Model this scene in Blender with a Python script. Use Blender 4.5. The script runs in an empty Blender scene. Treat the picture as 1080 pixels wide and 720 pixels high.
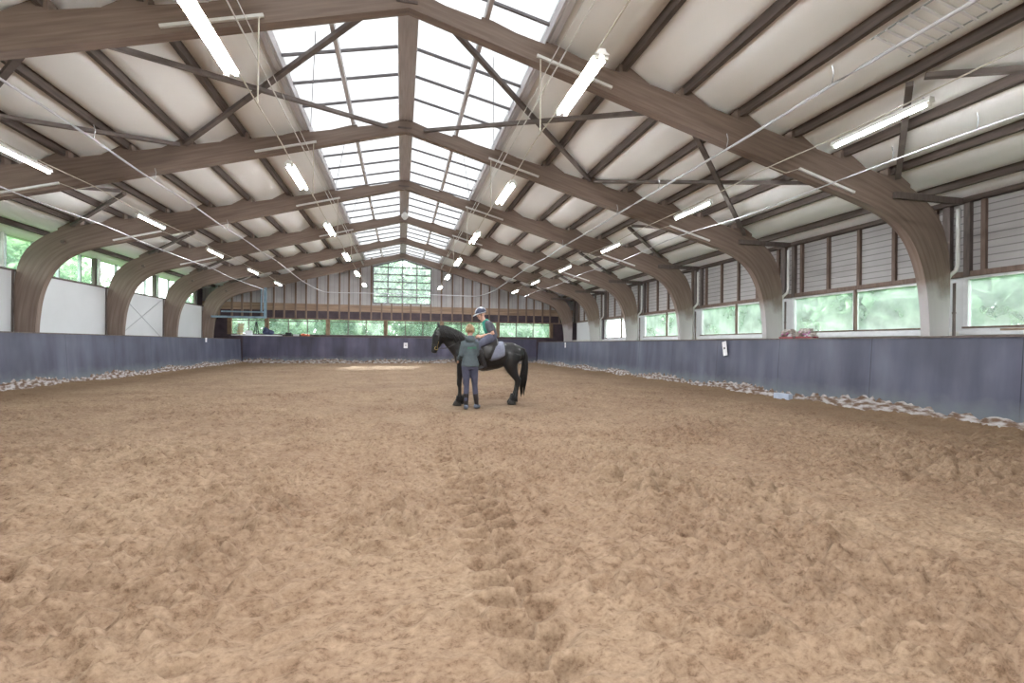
import bpy, bmesh, math, random
import numpy as np
from mathutils import Vector, Matrix

random.seed(7)
RNG = np.random.default_rng(11)
C = bpy.context.scene.collection
RC = 0.08                      # the ridge stands this far beside the camera's axis
FR = [8.756 + 5 * i for i in range(6)]      # back faces of the six arched frames
HW = 12.45                     # half width, ridge to the side walls
YN, YE = -6.0, 34.6            # near and far end walls

# ------------------------------------------------------------------ materials
def new_mat(name):
    m = bpy.data.materials.new(name); m.use_nodes = True
    nt = m.node_tree; nt.nodes.clear()
    out = nt.nodes.new('ShaderNodeOutputMaterial')
    return m, nt, out

def N(nt, kind, **kw):
    n = nt.nodes.new(kind)
    for k, v in kw.items():
        if k.startswith('i_'):
            n.inputs[k[2:].replace('_', ' ')].default_value = v
        else:
            setattr(n, k, v)
    return n

def ramp(nt, stops):
    r = nt.nodes.new('ShaderNodeValToRGB')
    e = r.color_ramp.elements
    e[0].position, e[0].color = stops[0][0], (*stops[0][1], 1)
    e[1].position, e[1].color = stops[-1][0], (*stops[-1][1], 1)
    for p, c in stops[1:-1]:
        x = e.new(p); x.color = (*c, 1)
    return r

def mat(name, c1, c2=None, rough=0.7, scale=3.0, stretch=(1, 1, 1), detail=5.0, bump=0.0, bump_scale=None,
        metal=0.0, lo=0.3, hi=0.7, spec=0.3, uv=False):
    """Two-tone noise surface with optional bump."""
    m, nt, out = new_mat(name)
    b = N(nt, 'ShaderNodeBsdfPrincipled')
    b.inputs['Roughness'].default_value = rough
    b.inputs['Metallic'].default_value = metal
    b.inputs['Specular IOR Level'].default_value = spec
    tc = N(nt, 'ShaderNodeTexCoord')
    mp = N(nt, 'ShaderNodeMapping'); mp.inputs['Scale'].default_value = stretch
    nt.links.new(tc.outputs['UV' if uv else 'Object'], mp.inputs['Vector'])
    nz = N(nt, 'ShaderNodeTexNoise'); nz.inputs['Scale'].default_value = scale; nz.inputs['Detail'].default_value = detail
    nt.links.new(mp.outputs[0], nz.inputs['Vector'])
    if c2 is None: c2 = tuple(x * 0.85 for x in c1)
    r = ramp(nt, [(lo, c2), (hi, c1)])
    nt.links.new(nz.outputs['Fac'], r.inputs[0])
    nt.links.new(r.outputs[0], b.inputs['Base Color'])
    if bump:
        bp = N(nt, 'ShaderNodeBump'); bp.inputs['Strength'].default_value = bump; bp.inputs['Distance'].default_value = 0.02
        nz2 = N(nt, 'ShaderNodeTexNoise'); nz2.inputs['Scale'].default_value = bump_scale or scale * 3
        nt.links.new(mp.outputs[0], nz2.inputs['Vector'])
        nt.links.new(nz2.outputs['Fac'], bp.inputs['Height']); nt.links.new(bp.outputs[0], b.inputs['Normal'])
    nt.links.new(b.outputs[0], out.inputs[0])
    return m

def emit_mat(name, col, strength):
    m, nt, out = new_mat(name)
    e = N(nt, 'ShaderNodeEmission'); e.inputs[0].default_value = (*col, 1); e.inputs[1].default_value = strength
    nt.links.new(e.outputs[0], out.inputs[0]); return m

def pane_mat(name, clear, col, haze_col=(.8, .85, .85), noise=0.0, scale=2.0):
    """Thin dusty sheet: part lets the view through, part scatters the daylight."""
    m, nt, out = new_mat(name)
    t = N(nt, 'ShaderNodeBsdfTransparent'); t.inputs[0].default_value = (*col, 1)
    d = N(nt, 'ShaderNodeBsdfTranslucent'); d.inputs[0].default_value = (*haze_col, 1)
    mx = N(nt, 'ShaderNodeMixShader'); mx.inputs[0].default_value = 1 - clear
    if noise:
        tc = N(nt, 'ShaderNodeTexCoord'); nz = N(nt, 'ShaderNodeTexNoise'); nz.inputs['Scale'].default_value = scale
        nz.inputs['Detail'].default_value = 4
        nt.links.new(tc.outputs['Object'], nz.inputs['Vector'])
        mr = N(nt, 'ShaderNodeMapRange'); mr.inputs[1].default_value = .35; mr.inputs[2].default_value = .65
        mr.inputs[3].default_value = max(0, 1 - clear - noise); mr.inputs[4].default_value = min(1, 1 - clear + noise)
        nt.links.new(nz.outputs['Fac'], mr.inputs[0]); nt.links.new(mr.outputs[0], mx.inputs[0])
    nt.links.new(t.outputs[0], mx.inputs[1]); nt.links.new(d.outputs[0], mx.inputs[2])
    nt.links.new(mx.outputs[0], out.inputs[0]); return m

def glulam_mat(name='glulam', pale_foot=False):
    """Laminated timber: fine lines along the member's run, streaks and stains (UV in metres along and across)."""
    m, nt, out = new_mat(name)
    b = N(nt, 'ShaderNodeBsdfPrincipled'); b.inputs['Roughness'].default_value = .55; b.inputs['Specular IOR Level'].default_value = .35
    uv = N(nt, 'ShaderNodeUVMap')
    mp = N(nt, 'ShaderNodeMapping'); mp.inputs['Scale'].default_value = (.55, 9, 1)
    nt.links.new(uv.outputs[0], mp.inputs[0])
    nz = N(nt, 'ShaderNodeTexNoise'); nz.inputs['Scale'].default_value = 1.6; nz.inputs['Detail'].default_value = 7
    nt.links.new(mp.outputs[0], nz.inputs['Vector'])
    r = ramp(nt, [(.25, (.142, .100, .080)), (.5, (.196, .144, .117)), (.78, (.256, .195, .161))])
    nt.links.new(nz.outputs['Fac'], r.inputs[0])
    sx = N(nt, 'ShaderNodeSeparateXYZ'); nt.links.new(uv.outputs[0], sx.inputs[0])
    ma = N(nt, 'ShaderNodeMath', operation='MULTIPLY'); ma.inputs[1].default_value = 24.0
    nt.links.new(sx.outputs['Y'], ma.inputs[0])
    fr = N(nt, 'ShaderNodeMath', operation='FRACT'); nt.links.new(ma.outputs[0], fr.inputs[0])
    lt = N(nt, 'ShaderNodeMath', operation='LESS_THAN'); lt.inputs[1].default_value = .1; nt.links.new(fr.outputs[0], lt.inputs[0])
    mx = N(nt, 'ShaderNodeMix', data_type='RGBA'); mx.inputs[0].default_value = 0
    m2 = N(nt, 'ShaderNodeMath', operation='MULTIPLY'); m2.inputs[1].default_value = .16; nt.links.new(lt.outputs[0], m2.inputs[0])
    nt.links.new(m2.outputs[0], mx.inputs[0]); nt.links.new(r.outputs[0], mx.inputs[6]); mx.inputs[7].default_value = (.12, .088, .073, 1)
    if pale_foot:       # foot blends to off-white, fading out upwards along a ragged edge
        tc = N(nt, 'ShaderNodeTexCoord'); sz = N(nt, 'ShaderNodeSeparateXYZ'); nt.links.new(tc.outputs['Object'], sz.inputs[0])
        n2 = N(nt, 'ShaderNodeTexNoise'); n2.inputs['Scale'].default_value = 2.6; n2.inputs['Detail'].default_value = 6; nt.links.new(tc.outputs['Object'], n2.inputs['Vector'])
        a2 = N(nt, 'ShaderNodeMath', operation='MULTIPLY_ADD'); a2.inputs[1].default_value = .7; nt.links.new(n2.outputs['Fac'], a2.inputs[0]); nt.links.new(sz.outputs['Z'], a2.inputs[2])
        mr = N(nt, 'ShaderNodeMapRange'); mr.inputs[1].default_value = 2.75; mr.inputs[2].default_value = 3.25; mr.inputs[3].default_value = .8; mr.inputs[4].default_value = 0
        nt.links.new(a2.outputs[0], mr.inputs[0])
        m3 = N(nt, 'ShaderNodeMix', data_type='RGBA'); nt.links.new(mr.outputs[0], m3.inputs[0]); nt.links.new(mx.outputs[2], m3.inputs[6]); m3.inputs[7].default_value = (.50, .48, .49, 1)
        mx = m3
    nt.links.new(mx.outputs[2], b.inputs['Base Color'])
    nt.links.new(b.outputs[0], out.inputs[0]); return m

def board_mat(name, base, pale, dark, seam=2.5, axis='Y'):
    """Blue-grey kick boards: panel seams, vertical rain streaks, rubbed patches and a dusty splash zone at the foot."""
    m, nt, out = new_mat(name)
    b = N(nt, 'ShaderNodeBsdfPrincipled'); b.inputs['Roughness'].default_value = .5; b.inputs['Specular IOR Level'].default_value = .4
    tc = N(nt, 'ShaderNodeTexCoord')
    mp = N(nt, 'ShaderNodeMapping'); mp.inputs['Scale'].default_value = (1.2, 1.2, .22)
    nt.links.new(tc.outputs['Object'], mp.inputs[0])
    n1 = N(nt, 'ShaderNodeTexNoise'); n1.inputs['Scale'].default_value = 1.5; n1.inputs['Detail'].default_value = 6
    nt.links.new(mp.outputs[0], n1.inputs['Vector'])
    r = ramp(nt, [(.3, dark), (.5, base), (.72, pale)])
    nt.links.new(n1.outputs['Fac'], r.inputs[0])
    n2 = N(nt, 'ShaderNodeTexNoise'); n2.inputs['Scale'].default_value = .7; n2.inputs['Detail'].default_value = 3
    nt.links.new(tc.outputs['Object'], n2.inputs['Vector'])
    r2 = ramp(nt, [(.35, (.8, .8, .8)), (.7, (1.25, 1.25, 1.22))])
    nt.links.new(n2.outputs['Fac'], r2.inputs[0])
    mul = N(nt, 'ShaderNodeMix', data_type='RGBA', blend_type='MULTIPLY'); mul.inputs[0].default_value = 1
    nt.links.new(r.outputs[0], mul.inputs[6]); nt.links.new(r2.outputs[0], mul.inputs[7])
    sx = N(nt, 'ShaderNodeSeparateXYZ'); nt.links.new(tc.outputs['Object'], sx.inputs[0])
    dv = N(nt, 'ShaderNodeMath', operation='DIVIDE'); dv.inputs[1].default_value = seam; nt.links.new(sx.outputs[axis], dv.inputs[0])
    fr = N(nt, 'ShaderNodeMath', operation='FRACT'); nt.links.new(dv.outputs[0], fr.inputs[0])
    lt = N(nt, 'ShaderNodeMath', operation='LESS_THAN'); lt.inputs[1].default_value = .006; nt.links.new(fr.outputs[0], lt.inputs[0])
    mx = N(nt, 'ShaderNodeMix', data_type='RGBA'); nt.links.new(lt.outputs[0], mx.inputs[0])
    nt.links.new(mul.outputs[2], mx.inputs[6]); mx.inputs[7].default_value = (*[c * .6 for c in dark], 1)
    # dust splashed up from the sand: a ragged pale band of its own
    n3 = N(nt, 'ShaderNodeTexNoise'); n3.inputs['Scale'].default_value = 3.5; n3.inputs['Detail'].default_value = 5
    nt.links.new(tc.outputs['Object'], n3.inputs['Vector'])
    z = N(nt, 'ShaderNodeMath', operation='MULTIPLY_ADD'); z.inputs[1].default_value = .45; z.inputs[2].default_value = -.22
    nt.links.new(n3.outputs['Fac'], z.inputs[0])
    zz = N(nt, 'ShaderNodeMath', operation='SUBTRACT'); nt.links.new(sx.outputs['Z'], zz.inputs[0]); nt.links.new(z.outputs[0], zz.inputs[1])
    mr = N(nt, 'ShaderNodeMapRange'); mr.inputs[1].default_value = .22; mr.inputs[2].default_value = .5; mr.inputs[3].default_value = .62; mr.inputs[4].default_value = 0
    nt.links.new(zz.outputs[0], mr.inputs[0])
    m3 = N(nt, 'ShaderNodeMix', data_type='RGBA'); nt.links.new(mr.outputs[0], m3.inputs[0]); nt.links.new(mx.outputs[2], m3.inputs[6]); m3.inputs[7].default_value = (.135, .155, .170, 1)
    nt.links.new(m3.outputs[2], b.inputs['Base Color'])
    nt.links.new(b.outputs[0], out.inputs[0]); return m

def lined_mat(name, c1, c2, line, step, axis='Z', width=.18, rough=.6):
    """Sheet cladding with parallel ribs."""
    m, nt, out = new_mat(name)
    b = N(nt, 'ShaderNodeBsdfPrincipled'); b.inputs['Roughness'].default_value = rough
    tc = N(nt, 'ShaderNodeTexCoord')
    nz = N(nt, 'ShaderNodeTexNoise'); nz.inputs['Scale'].default_value = 1.3; nz.inputs['Detail'].default_value = 5
    nt.links.new(tc.outputs['Object'], nz.inputs['Vector'])
    r = ramp(nt, [(.3, c2), (.7, c1)]); nt.links.new(nz.outputs['Fac'], r.inputs[0])
    sx = N(nt, 'ShaderNodeSeparateXYZ'); nt.links.new(tc.outputs['Object'], sx.inputs[0])
    dv = N(nt, 'ShaderNodeMath', operation='DIVIDE'); dv.inputs[1].default_value = step; nt.links.new(sx.outputs[axis], dv.inputs[0])
    fr = N(nt, 'ShaderNodeMath', operation='FRACT'); nt.links.new(dv.outputs[0], fr.inputs[0])
    lt = N(nt, 'ShaderNodeMath', operation='LESS_THAN'); lt.inputs[1].default_value = width; nt.links.new(fr.outputs[0], lt.inputs[0])
    mx = N(nt, 'ShaderNodeMix', data_type='RGBA'); nt.links.new(lt.outputs[0], mx.inputs[0]); nt.links.new(r.outputs[0], mx.inputs[6]); mx.inputs[7].default_value = (*line, 1)
    nt.links.new(mx.outputs[2], b.inputs['Base Color'])
    nt.links.new(b.outputs[0], out.inputs[0]); return m

def sand_mat():
    m, nt, out = new_mat('arena_sand')
    b = N(nt, 'ShaderNodeBsdfPrincipled'); b.inputs['Roughness'].default_value = .95; b.inputs['Specular IOR Level'].default_value = .1
    tc = N(nt, 'ShaderNodeTexCoord')
    n1 = N(nt, 'ShaderNodeTexNoise'); n1.inputs['Scale'].default_value = .55; n1.inputs['Detail'].default_value = 5; n1.inputs['Roughness'].default_value = .6
    nt.links.new(tc.outputs['Object'], n1.inputs['Vector'])
    r1 = ramp(nt, [(.3, (.205, .143, .099)), (.5, (.240, .173, .121)), (.7, (.268, .201, .141))])
    nt.links.new(n1.outputs['Fac'], r1.inputs[0])
    n2 = N(nt, 'ShaderNodeTexNoise'); n2.inputs['Scale'].default_value = 13; n2.inputs['Detail'].default_value = 9; n2.inputs['Roughness'].default_value = .78
    mp2 = N(nt, 'ShaderNodeMapping'); mp2.inputs['Scale'].default_value = (.7, 1.0, 1.0); nt.links.new(tc.outputs['Object'], mp2.inputs[0]); nt.links.new(mp2.outputs[0], n2.inputs['Vector'])
    r2 = ramp(nt, [(.30, (.46, .39, .34)), (.42, (.80, .76, .73)), (.53, (.97, .96, .95)), (.70, (1.12, 1.13, 1.14))])
    n5 = N(nt, 'ShaderNodeTexNoise'); n5.inputs['Scale'].default_value = 1.7; n5.inputs['Detail'].default_value = 4; nt.links.new(tc.outputs['Object'], n5.inputs['Vector'])
    a5 = N(nt, 'ShaderNodeMath', operation='MULTIPLY_ADD'); a5.inputs[1].default_value = .30; a5.inputs[2].default_value = -.14; nt.links.new(n5.outputs['Fac'], a5.inputs[0])
    a6 = N(nt, 'ShaderNodeMath', operation='ADD'); nt.links.new(a5.outputs[0], a6.inputs[0]); nt.links.new(n2.outputs['Fac'], a6.inputs[1])
    nt.links.new(a6.outputs[0], r2.inputs[0])
    mul = N(nt, 'ShaderNodeMix', data_type='RGBA', blend_type='MULTIPLY'); mul.inputs[0].default_value = 1
    nt.links.new(r1.outputs[0], mul.inputs[6]); nt.links.new(r2.outputs[0], mul.inputs[7])
    n6 = N(nt, 'ShaderNodeTexNoise'); n6.inputs['Scale'].default_value = 34; n6.inputs['Detail'].default_value = 5; n6.inputs['Roughness'].default_value = .75; nt.links.new(mp2.outputs[0], n6.inputs['Vector'])
    r6 = ramp(nt, [(.32, (.52, .46, .42)), (.47, (.92, .90, .89)), (.62, (1.10, 1.10, 1.10))]); nt.links.new(n6.outputs['Fac'], r6.inputs[0])
    mul6 = N(nt, 'ShaderNodeMix', data_type='RGBA', blend_type='MULTIPLY'); mul6.inputs[0].default_value = 1
    nt.links.new(mul.outputs[2], mul6.inputs[6]); nt.links.new(r6.outputs[0], mul6.inputs[7]); mul = mul6
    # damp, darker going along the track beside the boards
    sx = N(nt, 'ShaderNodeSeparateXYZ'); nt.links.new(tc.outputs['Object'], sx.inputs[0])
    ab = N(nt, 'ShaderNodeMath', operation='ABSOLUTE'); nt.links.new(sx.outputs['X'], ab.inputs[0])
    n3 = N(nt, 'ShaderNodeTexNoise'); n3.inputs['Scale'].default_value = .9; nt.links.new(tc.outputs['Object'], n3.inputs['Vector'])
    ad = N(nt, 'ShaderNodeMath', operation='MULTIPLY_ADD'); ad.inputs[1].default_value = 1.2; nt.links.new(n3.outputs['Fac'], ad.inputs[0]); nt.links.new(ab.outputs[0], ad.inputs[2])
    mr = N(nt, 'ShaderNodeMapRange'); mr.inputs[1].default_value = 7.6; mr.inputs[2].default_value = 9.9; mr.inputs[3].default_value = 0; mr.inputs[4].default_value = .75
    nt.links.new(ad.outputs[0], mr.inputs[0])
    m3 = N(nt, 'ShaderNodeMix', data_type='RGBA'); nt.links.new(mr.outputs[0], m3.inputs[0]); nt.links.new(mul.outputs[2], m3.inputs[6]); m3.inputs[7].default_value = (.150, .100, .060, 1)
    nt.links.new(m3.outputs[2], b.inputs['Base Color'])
    # grain
    n4 = N(nt, 'ShaderNodeTexNoise'); n4.inputs['Scale'].default_value = 34; n4.inputs['Detail'].default_value = 6
    nt.links.new(tc.outputs['Object'], n4.inputs['Vector'])
    bp = N(nt, 'ShaderNodeBump'); bp.inputs['Strength'].default_value = .8; bp.inputs['Distance'].default_value = .009
    nt.links.new(n4.outputs['Fac'], bp.inputs['Height']); nt.links.new(bp.outputs[0], b.inputs['Normal'])
    nt.links.new(b.outputs[0], out.inputs[0]); return m

def leaf_mat(name, a, bcol):
    m, nt, out = new_mat(name)
    d = N(nt, 'ShaderNodeBsdfDiffuse'); t = N(nt, 'ShaderNodeBsdfTranslucent')
    tc = N(nt, 'ShaderNodeTexCoord'); nz = N(nt, 'ShaderNodeTexNoise'); nz.inputs['Scale'].default_value = .8
    nt.links.new(tc.outputs['Object'], nz.inputs['Vector'])
    r = ramp(nt, [(.35, a), (.65, bcol)]); nt.links.new(nz.outputs['Fac'], r.inputs[0])
    nt.links.new(r.outputs[0], d.inputs[0]); nt.links.new(r.outputs[0], t.inputs[0])
    mx = N(nt, 'ShaderNodeMixShader'); mx.inputs[0].default_value = .45
    nt.links.new(d.outputs[0], mx.inputs[1]); nt.links.new(t.outputs[0], mx.inputs[2]); nt.links.new(mx.outputs[0], out.inputs[0]); return m

M = dict(
    sand=sand_mat(), glulam=glulam_mat(), glulam_pale_foot=glulam_mat('glulam_pale_foot', True),
    board=board_mat('kick_board_paint', (.066, .070, .106), (.100, .105, .145), (.042, .044, .072)),
    board_end=board_mat('end_board_paint', (.058, .055, .092), (.088, .084, .130), (.032, .029, .050), 2.0, 'X'),
    crust=mat('sand_crust', (.38, .36, .36), (.125, .080, .055), rough=.95, scale=7, stretch=(.7, .7, 2.4), detail=8, lo=.43, hi=.60, bump=.5),
    purlin=mat('purlin_timber', (.125, .098, .086), (.065, .050, .044), rough=.7, scale=3, stretch=(6, .5, 6)),
    brace=mat('brace_timber', (.20, .17, .16), (.12, .10, .092), rough=.7, scale=3),
    ridge=mat('ridge_timber', (.62, .60, .62), (.48, .46, .475), rough=.6, scale=3, stretch=(6, .5, 6)),
    ceiling=mat('roof_lining', (.90, .895, .885), (.80, .795, .78), rough=.45, scale=.9, stretch=(1, .35, 1), detail=4, spec=.5),
    glazing_bar=mat('glazing_bar', (.20, .19, .20), (.13, .12, .13), rough=.5),
    skylight=pane_mat('roof_glazing', .02, (.9, .93, .96), (.088, .091, .094)),
    pane_side=pane_mat('dusty_pane', .62, (.92, .97, .96), (.62, .72, .70), .12, 1.6),
    pane_end=pane_mat('end_pane', .74, (.84, .95, .90), (.34, .48, .41), .05, 1.2),
    pane_gable=pane_mat('gable_pane', .74, (.84, .92, .95), (.26, .31, .33), .10, 1.0),
    white_wall=mat('white_wall_sheet', (.62, .63, .645), (.57, .58, .595), rough=.5, scale=.8),
    white_plaster=mat('white_plaster', (.70, .69, .67), (.55, .53, .50), rough=.7, scale=1.5),
    white_frame=mat('white_window_frame', (.72, .73, .75), (.62, .63, .65), rough=.4, scale=5),
    dark_post=mat('dark_post', (.150, .120, .110), (.085, .068, .062), rough=.6, scale=4, stretch=(4, 4, .6)),
    brown_post=mat('brown_stud', (.190, .135, .110), (.115, .080, .065), rough=.7, scale=4, stretch=(4, 4, .6)),
    cladding=lined_mat('ribbed_cladding', (.40, .385, .385), (.33, .315, .31), (.19, .18, .18), .16, 'Z', .16),
    cladding_end=lined_mat('end_cladding', (.42, .405, .41), (.33, .315, .32), (.25, .24, .245), .30, 'X', .1),
    dark_panel=mat('dark_end_panel', (.072, .050, .062), (.040, .028, .036), rough=.6, scale=2),
    wood_rail=mat('pale_timber_board', (.33, .235, .165), (.20, .135, .095), rough=.7, scale=2, stretch=(.4, 4, 5)),
    stud=mat('end_wall_stud', (.22, .155, .120), (.13, .09, .07), rough=.7, scale=3, stretch=(4, 4, .5)),
    steel_grey=mat('galvanised_steel', (.50, .52, .54), (.38, .40, .42), rough=.35, metal=.6, scale=6),
    white_metal=mat('white_enamel', (.74, .74, .72), (.64, .64, .62), rough=.35, scale=6),
    pipe=mat('white_pipe', (.55, .55, .59), (.44, .44, .47), rough=.3, scale=2),
    cable=mat('cream_cable', (.62, .58, .50), (.50, .46, .40), rough=.5, scale=6),
    blue_steel=mat('blue_grey_steel', (.22, .31, .38), (.15, .21, .26), rough=.45, scale=4),
    tube=emit_mat('fluorescent_tube', (.95, .98, 1), 290.0),
    grass=mat('lawn', (.10, .20, .045), (.05, .11, .02), rough=.9, scale=4),
    leaf_a=leaf_mat('leaves_mixed', (.11, .22, .14), (.30, .43, .29)),
    leaf_b=leaf_mat('leaves_light', (.13, .23, .14), (.34, .45, .28)),
    horse=mat('black_coat', (.012, .012, .014), (.006, .006, .007), rough=.38, scale=6, spec=.45),
    hair_black=mat('black_mane', (.014, .012, .012), (.006, .005, .005), rough=.5, scale=14, stretch=(8, 8, 1), bump=.6),
    hoof=mat('dark_hoof', (.05, .045, .042), (.03, .026, .024), rough=.6, scale=9),
    leather=mat('black_leather', (.022, .020, .021), (.012, .011, .012), rough=.35, scale=12, spec=.5),
    brass=mat('brass_fitting', (.62, .47, .20), (.5, .36, .14), rough=.3, metal=.9, scale=9),
    stirrup=mat('bright_steel', (.65, .66, .68), (.5, .5, .52), rough=.25, metal=.9, scale=9),
    pad=mat('grey_saddle_pad', (.19, .20, .26), (.14, .15, .20), rough=.85, scale=12, bump=.3),
    skin=mat('skin', (.60, .37, .28), (.50, .29, .21), rough=.5, scale=12),
    blond=mat('blond_hair', (.42, .315, .19), (.22, .15, .085), rough=.5, scale=10, stretch=(5, 5, 1), bump=.5),
    hoodie=mat('grey_teal_sweatshirt', (.095, .118, .132), (.062, .078, .090), rough=.9, scale=9, bump=.4),
    legging=mat('navy_grey_leggings', (.075, .077, .122), (.050, .052, .084), rough=.8, scale=9),
    polo=mat('dark_grey_polo', (.100, .105, .125), (.065, .068, .085), rough=.85, scale=9, bump=.3),
    teal=mat('teal_shirt_front', (.045, .30, .23), (.025, .20, .15), rough=.8, scale=9),
    green_print=mat('green_print', (.03, .28, .12), (.02, .2, .09), rough=.7, scale=9),
    breeches=mat('slate_breeches', (.10, .105, .15), (.065, .068, .10), rough=.8, scale=9),
    boot=mat('dark_riding_boot', (.030, .026, .028), (.016, .014, .015), rough=.35, scale=9),
    shoe=mat('grey_shoe', (.13, .15, .19), (.08, .09, .12), rough=.6, scale=9),
    helmet=mat('navy_helmet', (.045, .050, .085), (.025, .028, .05), rough=.35, scale=9),
    helmet_trim=mat('pale_helmet_trim', (.55, .57, .62), (.42, .44, .5), rough=.4, scale=9),
    red=mat('red_tray', (.30, .035, .055), (.2, .02, .035), rough=.6, scale=9),
    pale_stone=mat('pale_dried_blooms', (.48, .45, .42), (.26, .22, .21), rough=.9, scale=16, bump=.5),
    pink=mat('pink_petals', (.50, .24, .42), (.36, .16, .30), rough=.8, scale=9),
    sign_white=mat('white_sign', (.80, .80, .82), (.72, .72, .75), rough=.5, scale=8),
    black=mat('black_plastic', (.02, .02, .022), (.012, .012, .014), rough=.5, scale=8),
    yellow=mat('cream_plastic', (.55, .50, .33), (.42, .37, .22), rough=.6, scale=6),
    navy=mat('navy_fabric', (.040, .050, .10), (.025, .03, .06), rough=.9, scale=9),
    orange=mat('orange_red_plastic', (.55, .13, .07), (.42, .08, .04), rough=.6, scale=9),
    pale_block=mat('pale_blue_block', (.42, .48, .60), (.33, .38, .48), rough=.6, scale=6),
    counter=mat('white_counter', (.72, .73, .78), (.62, .63, .68), rough=.4, scale=3),
    wood_pole=mat('worn_wood', (.22, .15, .10), (.13, .085, .055), rough=.8, scale=6),
)

# ------------------------------------------------------------------ mesh helpers
ORIGIN = {}
class MB:
    def __init__(s): s.v, s.f, s.uv, s.mi = [], [], {}, {}
    def add(s, vs, fs, uvs=None, mi=0):
        b = len(s.v); s.v += [tuple(p) for p in vs]
        for k, f in enumerate(fs):
            if uvs is not None: s.uv[len(s.f)] = uvs[k]
            if mi: s.mi[len(s.f)] = mi
            s.f.append(tuple(b + i for i in f))
        return s
    def box(s, x0, x1, y0, y1, z0, z1, mi=0):
        v = [(x0, y0, z0), (x1, y0, z0), (x1, y1, z0), (x0, y1, z0), (x0, y0, z1), (x1, y0, z1), (x1, y1, z1), (x0, y1, z1)]
        return s.add(v, [(0, 3, 2, 1), (4, 5, 6, 7), (0, 1, 5, 4), (1, 2, 6, 5), (2, 3, 7, 6), (3, 0, 4, 7)], mi=mi)
    def bar(s, p, q, w, h, up=(0, 0, 1)):
        p, q = Vector(p), Vector(q); d = (q - p).normalized(); u = Vector(up)
        a = d.cross(u)
        if a.length < 1e-4: a = d.cross(Vector((1, 0, 0)))
        a.normalize(); b = a.cross(d).normalized(); a *= w / 2; b *= h / 2
        v = [p - a - b, p + a - b, p + a + b, p - a + b, q - a - b, q + a - b, q + a + b, q - a + b]
        return s.add(v, [(3, 2, 1, 0), (4, 5, 6, 7), (0, 1, 5, 4), (1, 2, 6, 5), (2, 3, 7, 6), (3, 0, 4, 7)])
    def tube(s, pts, r, n=8, cap=True):
        rr = r if isinstance(r, (list, tuple)) else [r] * len(pts)
        return s.loft([(p, q, q) for p, q in zip(pts, rr)], n=n, cap=cap)
    def loft(s, rings, side=(0, 1, 0), n=12, cap=True):
        """rings: (centre, radius along 'side', radius across)"""
        P = [Vector(r[0]) for r in rings]; vs = []; m = len(P); prev = None
        for i, r in enumerate(rings):
            t = (P[min(i + 1, m - 1)] - P[max(i - 1, 0)]).normalized()
            a = prev if prev is not None else (t.orthogonal() if side == 'auto' else Vector(side))
            a = a - t * a.dot(t)
            if a.length < 1e-3: a = t.orthogonal()
            a.normalize(); prev = a if side == 'auto' else None
            b = t.cross(a)
            for k in range(n):
                th = 2 * math.pi * k / n
                vs.append(P[i] + a * (r[1] * math.cos(th)) + b * (r[2] * math.sin(th)))
        fs = []
        for i in range(m - 1):
            for k in range(n):
                k2 = (k + 1) % n
                fs.append((i * n + k, i * n + k2, (i + 1) * n + k2, (i + 1) * n + k))
        if cap:
            fs.append(tuple(range(n - 1, -1, -1))); fs.append(tuple((m - 1) * n + k for k in range(n)))
        return s.add(vs, fs)
    def ball(s, c, rx, ry, rz, nu=16, nv=10):
        c = Vector(c); vs = [c + Vector((0, 0, -rz))]; fs = []
        for j in range(1, nv):
            ph = -math.pi / 2 + math.pi * j / nv
            for i in range(nu):
                th = 2 * math.pi * i / nu
                vs.append(c + Vector((rx * math.cos(ph) * math.cos(th), ry * math.cos(ph) * math.sin(th), rz * math.sin(ph))))
        vs.append(c + Vector((0, 0, rz))); L = len(vs) - 1
        for i in range(nu):
            fs.append((0, 1 + (i + 1) % nu, 1 + i)); b = 1 + (nv - 2) * nu; fs.append((L, b + i, b + (i + 1) % nu))
        for j in range(nv - 2):
            for i in range(nu):
                a = 1 + j * nu; i2 = (i + 1) % nu
                fs.append((a + i, a + i2, a + nu + i2, a + nu + i))
        return s.add(vs, fs)
    def prism_y(s, outline, y0, y1):
        n = len(outline); vs = [(x, y0, z) for x, z in outline] + [(x, y1, z) for x, z in outline]
        fs = [tuple(range(n)), tuple(range(2 * n - 1, n - 1, -1))] + [(i, i + n, (i + 1) % n + n, (i + 1) % n) for i in range(n)]
        return s.add(vs, fs)
    def prism_x(s, outline, x0, x1):
        n = len(outline); vs = [(x0, y, z) for y, z in outline] + [(x1, y, z) for y, z in outline]
        fs = [tuple(range(n)), tuple(range(2 * n - 1, n - 1, -1))] + [(i, i + n, (i + 1) % n + n, (i + 1) % n) for i in range(n)]
        return s.add(vs, fs)
    def mesh(s, name, off=(0, 0, 0)):
        me = bpy.data.meshes.new(name)
        o = Vector(off)
        me.from_pydata([Vector(p) - o for p in s.v], [], s.f)
        if s.uv:
            l = me.uv_layers.new(name='UVMap')
            for p in me.polygons:
                u = s.uv.get(p.index)
                if u:
                    for k, li in enumerate(p.loop_indices): l.data[li].uv = u[k]
        for i, m_ in s.mi.items(): me.polygons[i].material_index = m_
        me.update()
        bm = bmesh.new(); bm.from_mesh(me); bmesh.ops.recalc_face_normals(bm, faces=bm.faces); bm.to_mesh(me); bm.free()
        return me
    def build(s, name, mats, parent=None, smooth=False, loc=None):
        mats = mats if isinstance(mats, (list, tuple)) else [mats]
        off = ORIGIN.get(root_of(parent), (0, 0, 0)) if parent is not None else (loc or (0, 0, 0))
        me = s.mesh(name, off)
        for m_ in mats: me.materials.append(m_)
        if smooth:
            for p in me.polygons: p.use_smooth = True
        o = bpy.data.objects.new(name, me); C.objects.link(o)
        if parent is not None: o.parent = parent
        else:
            o.location = off; ORIGIN[o.name] = off
        return o

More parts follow.
